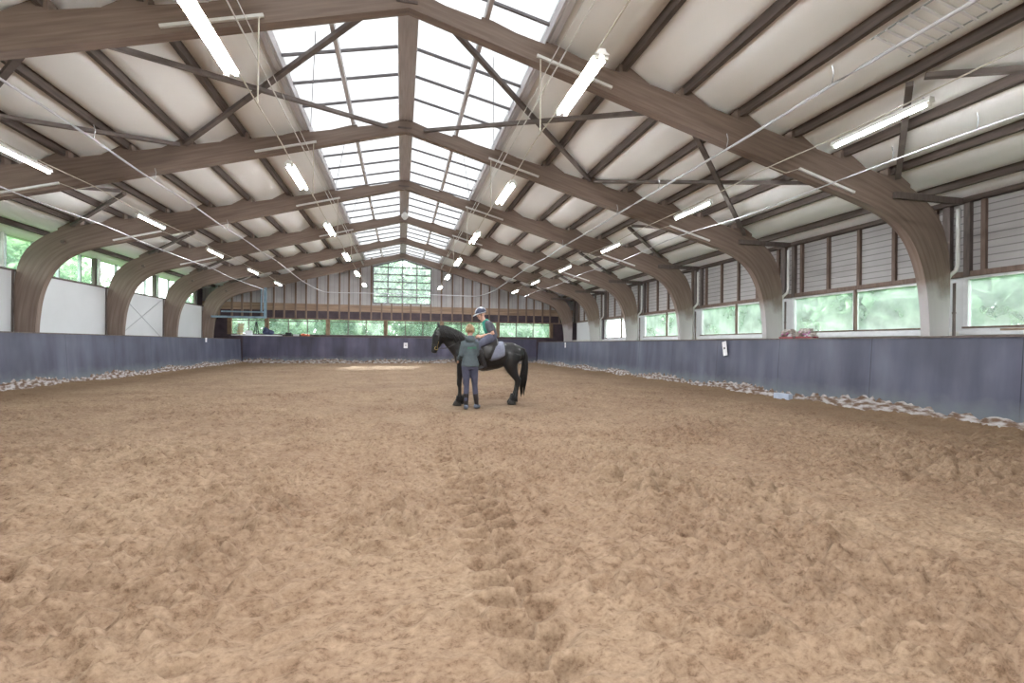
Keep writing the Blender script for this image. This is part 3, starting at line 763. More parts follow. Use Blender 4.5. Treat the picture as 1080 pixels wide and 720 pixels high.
for k, (a, b) in enumerate((((24.4, 1.52), (28.2, 3.40)), ((24.4, 3.40), (28.2, 1.52)))):
    mb = MB(); mb.tube([(RC - 12.06 + .03 * k, *a), (RC - 12.06 + .03 * k, *b)], .012, 6); mb.build('tie_rod', M['steel_grey'], bpy.data.objects['wall_left'])

for i in range(5):
    y = FR[i] - .36; x = RC - HW + .16
    t = thing('downpipe', f'short white pipe between high windows at the {ORD[i]} frame, white-panelled wall', 'pipe', (x, y, 3.60))
    mb = MB(); mb.tube([(x, y, 3.60), (x, y, 4.70)], .045, 10); mb.build('stack', M['white_metal'], t, smooth=True)
    for z in (3.66, 4.4):
        mb = MB(); mb.tube([(x, y, z - .02), (x, y, z + .02)], .056, 10); mb.build('collar', M['white_metal'], t)
    x, y = RC + HW - .275, FR[i] - .06
    pts = [(x, y, -.03), (x, y, 2.86), (x + .03, y - .04, 2.98), (x + .13, y - .10, 3.10), (x + .15, y - .12, 3.22), (x + .15, y - .12, 4.5)]
    t = thing('downpipe', f'white downpipe with swan neck beside the {ORD[i]} curved frame, ribbed wall', 'pipe', pts[0])
    mb = MB(); mb.tube(pts, .042, 10); mb.build('stack', M['white_metal'], t, smooth=True)
    for z in (1.75, 2.75):
        mb = MB(); mb.tube([(x, y, z - .02), (x, y, z + .02)], .053, 10); mb.build('collar', M['white_metal'], t)
    if i < 4:
        x2, y2 = x + .045, y - .125
        t = thing('drain_pipe', f'dark pipe in front of the white downpipe at the {ORD[i]} frame, ribbed wall', 'pipe', (x2, y2, 0))
        mb = MB(); mb.tube([(x2, y2, -.03), (x2, y2, 2.80)], .03, 10); mb.build('stack', M['dark_post'], t, smooth=True)
        mb = MB(); mb.tube([(x2, y2, 2.1), (x2, y2, 2.14)], .038, 10); mb.build('collar', M['dark_post'], t)

# near end wall, behind the camera
mb = MB(); mb.prism_y([(RC - HW - .1, -.1), (RC + HW + .1, -.1), (RC + HW + .1, 5.0), (RC, 7.75), (RC - HW - .1, 5.0)], YN - .15, YN)
structure(mb.build('wall_near', M['white_plaster']), 'plain pale end wall behind the camera')

# ------------------------------------------------------------------ far gable wall
def ez(z): return 1.303 + (z - 1.303) * YE / 34
def ex(x): return x * YE / 34
def wall_far():
    w_ = thing('wall_far', 'gable end wall of dark studs, grey sheets and a low window strip', 'wall', (RC, YE, 0)); w_['kind'] = 'structure'
    zb, z1, z2, z3 = ez(1.82), ez(2.88), ez(3.42), ez(3.88)
    gx0, gx1, gz0, gz1, gzp = RC - 1.98, RC + 1.94, ez(4.03), ez(6.5), ez(7.05)
    top = lambda x: zt(x - RC) + .3
    L, R = RC - HW - .1, RC + HW + .1
    m_ = MB(); m_.box(L, R, YE, YE + .15, -.1, zb); m_.build('plinth', M['dark_panel'], w_)
    m_ = MB(); m_.box(L, R, YE + .02, YE + .12, z1, z2); m_.build('dark_band', M['dark_panel'], w_)
    m_ = MB(); m_.box(L, R, YE - .02, YE + .12, z2, z3); m_.build('timber_band', M['wood_rail'], w_)
    m_ = MB()
    m_.prism_y([(L, z3), (gx0, z3), (gx0, top(gx0)), (L, top(L))], YE + .02, YE + .12)
    m_.prism_y([(gx1, z3), (R, z3), (R, top(R)), (gx1, top(gx1))], YE + .02, YE + .12)
    m_.box(gx0, gx1, YE + .02, YE + .12, z3, gz0)
    m_.prism_y([(gx0, gz1), (RC, gzp), (RC, 7.75), (gx0, top(gx0))], YE + .02, YE + .12)
    m_.prism_y([(RC, gzp), (gx1, gz1), (gx1, top(gx1)), (RC, 7.75)], YE + .02, YE + .12)
    m_.build('cladding', M['cladding_end'], w_)
    m_ = MB(); m_.box(L, R, YE - .06, YE + .1, z1 - .03, z1 + .05); m_.build('head_rail', M['stud'], w_)
    xs = [ex(v) for v in (-11.2, -10.46, -9.88, -9.36, -8.75, -8.02, -7.39, -6.71, -6.07, -5.40, -4.72, -4.01, -3.41, -2.69, -1.98, -1.3, -.65, .06, .62, 1.3, 1.98, 2.7, 3.46, 4.19, 4.86, 5.47, 6.08, 6.76, 7.46, 8.16, 8.79, 9.36, 10.0, 10.58, 11.3)]
    for x in xs:
        hi = z3 + .0 if gx0 - .05 < x < gx1 + .05 else top(x) - .1
        if gx0 - .05 < x < gx1 + .05: hi = gz0
        s = MB(); s.box(x - .05, x + .05, YE - .1, YE + .02, z1, hi); s.build('stud', M['stud'], w_)
    posts = [-10.6, -8.42, -4.72, -1.03, 2.75, 6.72, 10.68]
    for x in posts:
        s = MB(); s.box(ex(x) - .12, ex(x) + .12, YE - .08, YE + .12, zb, z1); s.build('post', M['wood_pole'], w_)
    s = MB(); s.box(L, ex(posts[0]), YE, YE + .1, zb, z1); s.box(ex(posts[-1]), R, YE, YE + .1, zb, z1); s.build('end_board', M['dark_panel'], w_)
    for k in range(6):
        a, b = ex(posts[k]) + .12, ex(posts[k + 1]) - .12
        r = thing(f'window_{70 + k}', f'wide low window of the gable strip, {ORD[k]} counted from the white-panelled wall', 'window', ((a + b) / 2, YE, zb)); r['kind'] = 'structure'
        f = MB(); f.box(a, b, YE - .02, YE + .1, zb, zb + .05); f.box(a, b, YE - .02, YE + .08, z1 - .17, z1 - .13)
        nm = 3 if b - a > 3 else 2
        for q in range(1, nm):
            x = a + (b - a) * q / nm; f.box(x - .025, x + .025, YE, YE + .08, zb, z1)
        f.build('frame', M['dark_post'], r)
        g = MB(); g.add([(a, YE + .06, zb), (b, YE + .06, zb), (b, YE + .06, z1), (a, YE + .06, z1)], [(0, 1, 2, 3)]); g.build('pane', M['pane_end'], r)
    # gable window
    r = thing('window_80', 'tall gabled window of many panes under the ridge', 'window', (RC, YE, gz0)); r['kind'] = 'structure'
    f = MB(); y0, y1 = YE - .03, YE + .08
    for q in range(5):
        x = gx0 + (gx1 - gx0) * q / 4; zz = gz1 + (gzp - gz1) * (1 - abs(q - 2) / 2)
        f.box(x - .035, x + .035, y0, y1, gz0, zz)
    for q in range(6):
        z = gz0 + (gz1 - gz0) * q / 5.0
        f.box(gx0, gx1, y0 + .01, y1, z - .03, z + .03)
    f.bar((gx0, YE, gz1), (RC, YE, gzp), .1, .07); f.bar((RC, YE, gzp), (gx1, YE, gz1), .1, .07)
    f.build('frame', M['glazing_bar'], r)
    g = MB(); g.add([(gx0, YE + .05, gz0), (gx1, YE + .05, gz0), (gx1, YE + .05, gz1), (RC, YE + .05, gzp), (gx0, YE + .05, gz1)], [(0, 1, 2, 3, 4)]); g.build('pane', M['pane_gable'], r)
wall_far()

# ------------------------------------------------------------------ kick boards
def kickboard(p, q, h, lean, label, m_, name='kickboard'):
    """Boards from p to q, top leaning back by 'lean' away from the school."""
    p, q = Vector((*p, 0)), Vector((*q, 0)); d = (q - p).normalized(); n = Vector((-d.y, d.x, 0))   # n points away from the arena
    t = thing(name, label, 'kick board', tuple(p))
    L = (q - p).length
    mb = MB()
    a = [p + n * .0 + Vector((0, 0, -.1)), q + n * .0 + Vector((0, 0, -.1)), q + n * lean + Vector((0, 0, h)), p + n * lean + Vector((0, 0, h))]
    mb.add(a + [v + n * .06 for v in a], [(0, 1, 2, 3), (7, 6, 5, 4), (0, 4, 5, 1), (1, 5, 6, 2), (2, 6, 7, 3), (3, 7, 4, 0)])
    mb.build('panel', m_, t)
    c = MB(); c.bar(p + n * (lean + .03) + Vector((0, 0, h + .015)), q + n * (lean + .03) + Vector((0, 0, h + .015)), .11, .03); c.build('cap_rail', M['dark_post'], t)
    # crust of sand and clods thrown against the foot
    r = np.random.default_rng(int(L * 10)); ns = int(L / .07); vs = []; fs = []
    prof = [(-.12, -.15), (-.05, .22), (-.018, .6), (-.004, .85 + .3 * r.random()), (.03, 1.01)]
    for i in range(ns + 1):
        base = p + d * (L * i / ns)
        hh = .17 + .13 * r.random() + .06 * math.sin(i * .11)
        for (o, k) in prof:
            jit = .022 * (r.random() - .5)
            vs.append(base + n * (o + jit * (0 if o > 0 else 1) + lean * hh * k / h) + Vector((0, 0, hh * k + jit)))
    m5 = len(prof)
    for i in range(ns):
        for k in range(m5 - 1): fs.append((i * m5 + k, (i + 1) * m5 + k, (i + 1) * m5 + k + 1, i * m5 + k + 1))
    s = MB(); s.add(vs, fs); s.build('sand_crust', M['crust'], t)
    return t
BL, BR, BE = -9.62, 9.36, 33.2
kickboard((BL, -5.5), (BL, BE - .1), 1.5, .10, 'blue-grey kick boards along the white-panelled wall', M['board'])
kickboard((BR, BE - .1), (BR, -5.5), 1.5, .10, 'blue-grey kick boards along the ribbed grey wall', M['board'])
kickboard((BL - .02, BE + .09), (BR + .02, BE + .09), 1.70, .04, 'dark purple-grey kick boards across the gable end', M['board_end'])

# marker boards and odd bits on the boards
def marker(c, ax, w_, h, label, tilt=0.0, glyph='arrow'):
    """White plate on a board face; ax: the direction along the board; the face looks into the school."""
    c, ax = Vector(c), Vector(ax); up = Vector((0, 0, 1)); nrm = ax.cross(up)
    a2 = ax * math.cos(tilt) + up * math.sin(tilt); u2 = -ax * math.sin(tilt) + up * math.cos(tilt)
    t = thing('marker_plate', label, 'marker', tuple(c))
    def slab(cx, cz, ww, hh, d0, d1):
        v = []
        for d in (d0, d1):
            for sx_, sz in ((-1, -1), (1, -1), (1, 1), (-1, 1)):
                v.append(c + a2 * (cx + sx_ * ww / 2) + u2 * (cz + sz * hh / 2) + nrm * d)
        return MB().add(v, [(0, 1, 2, 3), (7, 6, 5, 4), (0, 4, 5, 1), (1, 5, 6, 2), (2, 6, 7, 3), (3, 7, 4, 0)])
    slab(0, 0, w_, h, .012, .03).build('plate', M['sign_white'], t)
    slab(0, .02 * h, w_ * .35, h * .13, .03, .034).build('mark', M['black'], t)
    return t
marker((BR + .045, 12.68, 1.25), (0, -1, 0), .17, .42, 'tilted white marker plate high on the boards of the ribbed wall', .18)
marker((.30, BE + .09, 1.2), (1, 0, 0), .26, .36, 'small white letter plate mid-way along the gable boards')
marker((BL - .085, 27.6, 1.42), (0, 1, 0), .16, .22, 'small white plate at the top of boards by the white-panelled wall')
marker((BR + .085, 27.2, 1.32), (0, -1, 0), .16, .30, 'narrow white plate near the far corner of the ribbed-wall boards')
t = thing('pale_block', 'pale blue-white block lying in the sand against the ribbed-wall boards', 'block', (BR - .12, 10.2, .02))
mb = MB(); mb.box(BR - .25, BR - .12, 9.93, 10.42, .03, .17); o = mb.build('block', M['pale_block'], t)
bv = o.modifiers.new('b', 'BEVEL'); bv.width = .012; bv.segments = 2

t = thing('plank', 'short pale plank lying on the sill of the first low window, ribbed wall', 'plank', (12.36, 7.2, 1.70))
mb = MB(); mb.box(12.38, 12.50, 6.4, 7.75, 1.702, 1.745); o = mb.build('board', M['wood_rail'], t); o.modifiers.new('b', 'BEVEL').width = .006

# flower boxes on the board top
for k, (y, w_) in enumerate(((10.42, .42), (9.86, .44))):
    x = BR + .20; z = 1.53
    t = thing('flower_box', ['low red tray of pale dried flowers on the boards, beside the second frame', 'low red tray of pale flowers with pink blooms, next to its twin'][k], 'flower box', (x, y, z))
    b = MB(); b.prism_x([(y - w_ / 2 - .02, z + .035), (y - w_ / 2, z), (y + w_ / 2, z), (y + w_ / 2 + .02, z + .035)], x - .1, x + .1); b.build('tray', M['red'], t)
    r = random.Random(k + 3); b = MB()
    for _ in range(90):
        u = r.uniform(-1, 1); hgt = .04 + .17 * min(1, (1 - abs(u)) * 2.2) * r.uniform(.5, 1.0)
        b.ball((x + r.uniform(-.08, .08), y + u * w_ / 2, z + hgt), .035, .04, .03, 7, 5)
    for _ in range(3 if k == 0 else 8):
        u = r.uniform(-.9, .9); MB().ball((x - r.uniform(.06, .12), y + u * w_ / 2, z + r.uniform(.05, .16)), .022, .026, .022, 7, 5).build('pink_bloom', M['pink'], t)
    b.build('dried_foliage', M['pale_stone'], t)

# ------------------------------------------------------------------ gallery counter and what stands on it
CT = 1.80
t = thing('counter', 'white-topped counter behind the gable boards, in the white-panelled corner', 'counter', (-8.9, 33.6, 0))
mb = MB(); mb.box(-10.3, -7.5, 33.34, 33.95, CT - .06, CT); mb.build('top', M['counter'], t)
mb = MB(); mb.box(-10.2, -7.6, 33.42, 33.9, -.05, CT - .06); mb.build('body', M['dark_panel'], t)
t = thing('bench', 'dark bench behind the gable boards under the windows', 'bench', (-6.1, 33.7, 0))
mb = MB(); mb.box(-7.3, -4.9, 33.47, 33.9, CT - .12, CT - .06); mb.build('top', M['wood_pole'], t)
for x in (-7.2, -5.0):
    mb = MB(); mb.box(x - .04, x + .04, 33.5, 33.85, -.05, CT - .12); mb.build('leg', M['dark_post'], t)
def bucket_stack(x, y, z, n, label):
    t = thing('bucket', label, 'bucket', (x, y, z)); m_ = MB()
    m_.loft([((x, y, z), .14, .14), ((x, y, z + .20), .185, .185), ((x, y, z + .215), .2, .2), ((x, y, z + .23), .2, .2)], n=18); m_.build('pail', M['yellow'], t, smooth=False)
    h = MB(); h.tube([(x - .19, y - .04, z + .19), (x - .12, y - .19, z + .12), (x + .12, y - .19, z + .12), (x + .19, y - .04, z + .19)], .008, 6); h.build('handle', M['steel_grey'], t)
for k, w_ in enumerate(('bottom', 'middle', 'top')):
    bucket_stack(-9.88 + .02 * k, 33.62, CT + .232 * k, 3, f'cream lidded bucket, {w_} of the stack of three on the counter')
mb = MB(); mb.box(-9.58, -9.20, 33.5, 33.8, CT, CT + .26)
o = mb.build('carton', M['counter'], loc=(-9.26, 33.65, CT)); tag(o, 'white carton on the counter between buckets and step stand', 'carton')
o.modifiers.new('b', 'BEVEL').width = .01
t = thing('folding_stand', 'dark A-shaped folding stand upright on the counter', 'stand', (-8.98, 33.7, CT))
for x0, x1, y0 in ((-9.10, -8.99, 33.6), (-8.80, -8.95, 33.6), (-9.0, -8.97, 33.84)):
    mb = MB(); mb.bar((x0, y0, CT + .02), (x1, 33.7, CT + .84), .045, .035); mb.build('leg', M['black'], t)
mb = MB(); mb.bar((-9.06, 33.62, CT + .36), (-8.87, 33.62, CT + .36), .035, .035); mb.build('crossbar', M['black'], t)
t = thing('bag', 'dark navy bag slumped on the counter end', 'bag', (-8.3, 33.65, CT))
mb = MB(); mb.ball((-8.35, 33.65, CT + .2), .27, .17, .2); mb.ball((-8.1, 33.65, CT + .16), .2, .16, .16); mb.ball((-8.42, 33.65, CT + .36), .13, .1, .13)
skin_obj('body', mb, .03, M['navy'], t)
mb = MB(); mb.tube([(-8.55, 33.62, CT + .3), (-8.5, 33.6, CT + .5), (-8.3, 33.6, CT + .52), (-8.2, 33.62, CT + .3)], .018, 6); mb.build('strap', M['black'], t, smooth=True)
for k, (x, w_, h, m_, lab) in enumerate(((-7.05, .34, .22, 'black', 'black box on the bench nearest the counter'), (-6.6, .3, .12, 'steel_grey', 'flat grey box on the bench beside the black box'), (-5.35, .36, .10, 'black', 'flat black case on the bench beyond the orange heap'))):
    mb = MB(); mb.box(x - w_ / 2, x + w_ / 2, 33.5, 33.8, CT - .06, CT - .06 + h); o = mb.build('storage_box', M[m_], loc=(x, 33.65, CT - .06)); tag(o, lab, 'box'); o.modifiers.new('b', 'BEVEL').width = .015
t = thing('cloth_heap', 'small orange-red cloth heap on the bench behind the gable boards', 'cloth', (-6.05, 33.62, CT - .06))
mb = MB(); mb.ball((-6.12, 33.66, CT + .02), .2, .13, .075); mb.ball((-5.9, 33.66, CT + .005), .15, .12, .06); mb.ball((-6.2, 33.66, CT + .07), .1, .08, .05)
skin_obj('cloth', mb, .02, M['orange'], t)
t = thing('tube_frame', 'blue-grey steel tube frame hanging in the corner over the counter', 'frame', (-8.39, 33.4, 4.6))
for p, q, r_ in (((-8.39, 33.42, 4.78), (-8.39, 33.42, 2.88), .06), ((-8.62, 33.42, 4.70), (-8.62, 33.42, 3.2), .035), ((-11.45, 33.42, 2.90), (-8.33, 33.42, 2.90), .05), ((-10.9, 33.42, 3.23), (-8.33, 33.42, 3.23), .035)):
    mb = MB(); mb.bar(p, q, r_ * 2.4, r_ * 2.4, (0, 1, 0)); mb.build('tube', M['blue_steel'], t)
t = thing('ridge_fitting', 'small pale fitting hanging under the ridge beam at the fourth frame', 'fitting', (RC + .03, 22.3, 7.0))
mb = MB(); mb.tube([(RC + .03, 22.3, 7.4), (RC + .03, 22.3, 7.2)], .02, 6); mb.build('stem', M['steel_grey'], t)
mb = MB(); mb.loft([((RC + .03, 22.3, 7.2), .05, .05), ((RC + .03, 22.3, 7.1), .14, .14), ((RC + .03, 22.3, 6.98), .15, .15), ((RC + .03, 22.3, 6.88), .07, .07)], side=(1, 0, 0), n=12); mb.build('shade', M['white_metal'], t)

# ------------------------------------------------------------------ outside
mb = MB(); mb.add([(-120, -80, -.4), (120, -80, -.4), (120, 140, -.4), (-120, 140, -.4)], [(0, 1, 2, 3)])
structure(mb.build('ground_outside', M['grass']), 'green lawn outside the hall', 'ground')
def foliage(name, label, spots, m_, seed):
    r = np.random.default_rng(seed); V = []; F = []; b = 0
    for (cx, cy, rad, h, n) in spots:
        u = r.normal(size=(n, 3)); u /= np.linalg.norm(u, axis=1)[:, None]
        rr = rad * (.55 + .45 * r.random(n)) * (1 + .25 * np.sin(u[:, 0] * 5 + cx) * np.cos(u[:, 2] * 4))
        P = u * rr[:, None] * np.array([1, 1, h / (2 * rad)]) + np.array([cx, cy, h / 2 - .3])
        a = r.normal(size=(n, 3)); a /= np.linalg.norm(a, axis=1)[:, None]; c = np.cross(a, r.normal(size=(n, 3))); c /= np.linalg.norm(c, axis=1)[:, None]
        s = (.16 + .2 * r.random(n))[:, None]
        V.append(np.stack([P - a * s, P - c * s * .5, P + a * s, P + c * s * .5], 1).reshape(-1, 3))
        F.append(np.arange(n * 4).reshape(-1, 4) + b); b += n * 4
    me = bpy.data.meshes.new(name); me.from_pydata(np.concatenate(V).tolist(), [], np.concatenate(F).tolist()); me.materials.append(m_)
    o = bpy.data.objects.new(name, me); C.objects.link(o)
    tag(o, label, 'trees', kind='stuff')
rr = random.Random(4)
foliage('tree_foliage', 'mass of green trees seen through the low windows of the ribbed wall', [(17 + rr.uniform(0, 5), 2 + 3.1 * k, rr.uniform(2.2, 3.4), rr.uniform(6, 10), 4500) for k in range(11)], M['leaf_a'], 1)
foliage('tree_foliage', 'mass of yellow-green trees seen through the high window band', [(-19 - rr.uniform(0, 5), 2 + 3.4 * k, rr.uniform(2.4, 3.6), rr.uniform(8, 12), 2600) for k in range(11)], M['leaf_b'], 2)
foliage('tree_foliage', 'mass of light green trees seen through the gable windows', [(-14 + 3.4 * k, 44 + rr.uniform(0, 3), rr.uniform(2.4, 3.2), rr.uniform(9.5, 12), 6500) for k in range(9)], M['leaf_b'], 3)

# ------------------------------------------------------------------ horse
HY = 10.6
def ring(x, z, hw, hh, y=HY): return ((x, y, z), hw, hh)
horse = thing('horse', 'black horse standing side-on in the school with a rider in the saddle', 'horse', (1.9, HY, 0))
hb = MB()
hb.loft([ring(1.13, 1.02, .07, .10), ring(1.18, 1.03, .15, .20), ring(1.28, 1.06, .205, .285), ring(1.42, 1.085, .245, .33), ring(1.62, 1.07, .275, .325), ring(1.85, 1.025, .295, .305), ring(2.06, 1.05, .285, .285), ring(2.24, 1.10, .275, .27), ring(2.42, 1.12, .26, .235), ring(2.56, 1.09, .21, .19), ring(2.66, 1.05, .12, .12), ring(2.69, 1.05, .05, .06)], n=24)
hb.ball((2.36, HY, 1.18), .20, .22, .17); hb.ball((1.42, HY, 1.22), .20, .13, .22)
hb.loft([ring(1.46, 1.10, .18, .31), ring(1.30, 1.24, .155, .27), ring(1.15, 1.36, .12, .225), ring(1.01, 1.47, .10, .185), ring(.90, 1.56, .085, .145), ring(.82, 1.62, .07, .10)], n=20)
hb.loft([ring(.84, 1.63, .06, .05), ring(.825, 1.57, .088, .115), ring(.80, 1.47, .105, .15), ring(.77, 1.38, .09, .13), ring(.735, 1.28, .07, .092), ring(.71, 1.21, .064, .075), ring(.695, 1.15, .062, .070), ring(.69, 1.11, .045, .05)], n=18)
hb.ball((.875, HY, 1.44), .085, .085, .10)
for s in (-1, 1):
    hb.loft([((.80, HY + s * .055, 1.66), .028, .03), ((.785, HY + s * .068, 1.72), .034, .026), ((.775, HY + s * .065, 1.775), .018, .014), ((.77, HY + s * .06, 1.80), .005, .005)], n=10)
    hb.ball((.735, HY + s * .092, 1.50), .024, .016, .02); hb.ball((.655, HY + s * .04, 1.17), .016, .014, .02)
def foreleg(x, y):
    hb.loft([((x + .07, y + .0, 1.02), .09, .15), ((x + .05, y, .88), .085, .115), ((x + .02, y, .74), .068, .085), ((x, y, .58), .052, .060), ((x - .008, y, .49), .050, .058), ((x - .008, y, .44), .050, .056), ((x, y, .39), .038, .042), ((x + .002, y, .26), .034, .040), ((x, y, .19), .045, .055), ((x - .01, y, .13), .048, .060), ((x - .035, y, .07), .055, .066)], n=16)
def hindleg(x, y):
    hb.loft([((x - .04, y, 1.12), .12, .20), ((x - .07, y, .98), .125, .20), ((x - .09, y, .86), .11, .165), ((x - .04, y, .74), .085, .125), ((x + .02, y, .62), .062, .085), ((x + .075, y, .53), .050, .070), ((x + .085, y, .47), .046, .062), ((x + .07, y, .40), .040, .048), ((x + .045, y, .28), .037, .043), ((x + .03, y, .20), .046, .056), ((x + .01, y, .13), .050, .062), ((x - .03, y, .07), .058, .070)], n=16)
    hb.ball((x + .125, y, .535), .03, .03, .045)
foreleg(1.235, HY - .16); foreleg(1.40, HY + .16); hindleg(2.44, HY - .17); hindleg(2.50, HY + .17)
skin_obj('body', hb, .014, M['horse'], horse, smooth=6)
for x, y in ((1.20, HY - .16), (1.365, HY + .16), (2.405, HY - .17), (2.465, HY + .17)):
    m_ = MB(); m_.loft([((x - .02, y, -.015), .078, .098), ((x - .015, y, .03), .070, .086), ((x, y, .085), .056, .066)], n=18); m_.build('hoof', M['hoof'], horse, smooth=True)
    m_ = MB(); r = random.Random(int(x * 100))
    for k in range(22):
        th = 2 * math.pi * k / 22; cx, cy = x + .03 + .052 * math.cos(th), y + .045 * math.sin(th)
        m_.tube([(cx, cy, .20), (cx + .02 * math.cos(th), cy + .018 * math.sin(th), .11), (cx + .034 * math.cos(th) - .01, cy + .03 * math.sin(th), .035 + .02 * r.random())], [.009, .011, .003], 5)
    m_.build('feather', M['hair_black'], horse, smooth=True)
# mane, forelock, tail
m_ = MB(); r = random.Random(1)
crest = catmull([(.815, 1.69), (.90, 1.69), (1.0, 1.665), (1.12, 1.615), (1.24, 1.56), (1.34, 1.50), (1.44, 1.43)], 7)
for (x, z) in crest:
    for q in range(2):
        l = r.uniform(.20, .32); dx = r.uniform(-.02, .05)
        m_.tube([(x, HY + .01, z - .02), (x + dx * .3, HY - .06, z + .0), (x + dx * .7, HY - .125, z - .10), (x + dx + .03, HY - .165 - .04 * (x - .8), z - l * .75), (x + dx + .05, HY - .16 - .04 * (x - .8), z - l)], [.022, .026, .026, .018, .004], 6)
m_.build('mane', M['hair_black'], horse, smooth=True)
m_ = MB()
for k in range(7):
    y = HY - .05 + .1 * k / 6; m_.tube([(.82, y, 1.68), (.76, y, 1.66), (.715, y * .5 + HY * .5, 1.58), (.70, y * .5 + HY * .5, 1.50)], [.012, .016, .014, .003], 6)
m_.build('forelock', M['hair_black'], horse, smooth=True)
m_ = MB(); r = random.Random(2)
for k in range(34):
    th = r.uniform(0, 6.28); q = math.sqrt(r.random()); ox, oy = q * math.cos(th), q * math.sin(th); zl = r.uniform(.13, .42)
    m_.tube([(2.60, HY + .02 * oy, 1.235 + .015 * ox), (2.685 + .02 * ox, HY + .03 * oy, 1.20), (2.73 + .035 * ox, HY + .05 * oy, 1.05), (2.715 + .06 * ox, HY + .075 * oy, .8), (2.68 + .075 * ox, HY + .08 * oy, .55), (2.655 + .04 * ox, HY + .05 * oy, zl)], [.03, .03, .028, .026, .022, .003], 6)
m_.build('tail', M['hair_black'], horse, smooth=True)
# bridle
br = MB()
def band(cx, cz, hw, hh, tx, tz, w_=.018):
    t_ = Vector((tx, 0, tz)).normalized() * w_ / 2; c0 = Vector((cx, HY, cz)); br.loft([(c0 - t_, hw, hh), (c0 + t_, hw, hh)], n=20, cap=False); 
band(.732, 1.275, .076, .100, -.15, -.45, .03); band(.815, 1.525, .100, .137, -.15, -.45, .022)
for s in (-1, 1):
    br.tube([(.80, HY + s * .085, 1.66), (.80, HY + s * .108, 1.52), (.77, HY + s * .108, 1.36), (.735, HY + s * .080, 1.22)], .011, 6)
bo = br.build('bridle', M['leather'], horse, smooth=True)
for s in (-1, 1):
    b = MB(); c0 = Vector((.735, HY + s * .080, 1.215))
    b.tube([c0 + Vector((.032 * math.cos(a), s * .006, .032 * math.sin(a))) for a in np.linspace(0, 2 * math.pi, 17)], .007, 6); b.tube([c0 + Vector((.02, s * .004, .03)), c0 + Vector((.05, s * .012, .15))], .007, 6)
    b.build('bit_ring', M['brass'], bo, smooth=True)
b = MB()
for s in (-1, 1):
    b.tube([(.745, HY + s * .086, 1.215), (.95, HY + s * .15, 1.22), (1.22, HY + s * .19, 1.36), (1.50, HY + s * .13, 1.47), (1.60, HY + s * .09, 1.485)], .008, 6)
b.build('rein', M['leather'], bo, smooth=True)
# saddle pad, saddle, girth, stirrups
def drape(stations, w_out, name, m_, zdrop, th=.014, front=0.0):
    """Sheet laid over the back: stations (x, top z, half width of the barrel there, depth of the drop)."""
    vs, fs = [], []; K = 17
    for (x, zt_, hw, drop) in stations:
        for k in range(K):
            u = -1 + 2 * k / (K - 1); au = abs(u)
            if au < .55:
                th_ = au / .55 * math.pi / 2; y = math.sin(th_) * hw; z = zt_ - (1 - math.cos(th_)) * .17
            else:
                f = (au - .55) / .45; y = hw + .018 * math.sin(f * 3.1); z = zt_ - .17 - f * drop
            vs.append((x, HY + math.copysign(y, u), z))
    n = len(stations)
    for i in range(n - 1):
        for k in range(K - 1): fs.append((i * K + k, i * K + k + 1, (i + 1) * K + k + 1, (i + 1) * K + k))
    o = MB().add(vs, fs).build(name, m_, horse, smooth=True)
    q = o.modifiers.new('t', 'SOLIDIFY'); q.thickness = th; q.offset = 0
    return o
drape([(1.56, 1.425, .285, .15), (1.62, 1.42, .300, .19), (1.75, 1.385, .312, .22), (1.90, 1.355, .318, .23), (2.05, 1.362, .316, .20), (2.15, 1.375, .312, .16), (2.19, 1.375, .308, .13)], 0, 'saddle_pad', M['pad'], .2)
drape([(1.62, 1.475, .315, .10), (1.70, 1.425, .325, .24), (1.80, 1.385, .330, .26), (1.88, 1.378, .330, .20), (1.95, 1.395, .325, .03), (2.02, 1.44, .25, -.05), (2.06, 1.46, .17, -.08)], 0, 'saddle', M['leather'], .2, .03)
m_ = MB(); m_.loft([((1.74, HY, 1.03), .300, .31), ((1.82, HY, 1.02), .306, .31)], n=24, cap=False); m_.build('girth', M['leather'], horse, smooth=True)
for s in (-1, 1):
    y = HY + s * .395; m_ = MB()
    m_.tube([(1.72, y - s * .045, 1.30), (1.71, y, 1.0), (1.70, y, .90)], .011, 6)
    sl = m_.build('stirrup_leather', M['leather'], horse, smooth=True)
    m_ = MB(); m_.tube([(1.66, y - s * .055, .775), (1.685, y - s * .045, .85), (1.70, y, .905), (1.685, y + s * .045, .85), (1.66, y + s * .055, .775), (1.66, y, .765), (1.66, y - s * .055, .775)], .010, 6); m_.build('stirrup', M['stirrup'], sl, smooth=True)

# ------------------------------------------------------------------ people
def hand(mb, wrist, direction, palm_up, size=1.0, curl=.5, thumb=1):
    """Palm, four bent fingers of different lengths and a thumb from the side of the palm."""
    w0, d, n = Vector(wrist), Vector(direction).normalized(), Vector(palm_up).normalized()
    s = d.cross(n).normalized() * thumb; n = s.cross(d).normalized() * thumb
    pc = w0 + d * .095 * size
    for k in range(4):
        o = s * (.028 - .019 * k) * size
        mb.tube([w0 + o * .55, w0 + d * .05 * size + o * .9, pc + o], [.014 * size, .015 * size, .0125 * size], 8)
        L = (.068, .078, .072, .056)[k] * size; a = pc + o
        d1 = (d * math.cos(curl * .7) + n * math.sin(curl * .7)); d2 = (d * math.cos(curl * 1.9) + n * math.sin(curl * 1.9))
        mb.tube([a, a + d1 * L * .5, a + d1 * L * .5 + d2 * L * .5], [.0105 * size, .0095 * size, .007 * size], 7)
    b = w0 + d * .03 * size + s * .028 * size
    t1 = (d * .6 + s * .7 + n * .25).normalized()
    mb.tube([b, b + t1 * .035 * size, b + t1 * .04 * size + d * .035 * size], [.014 * size, .011 * size, .008 * size], 7)

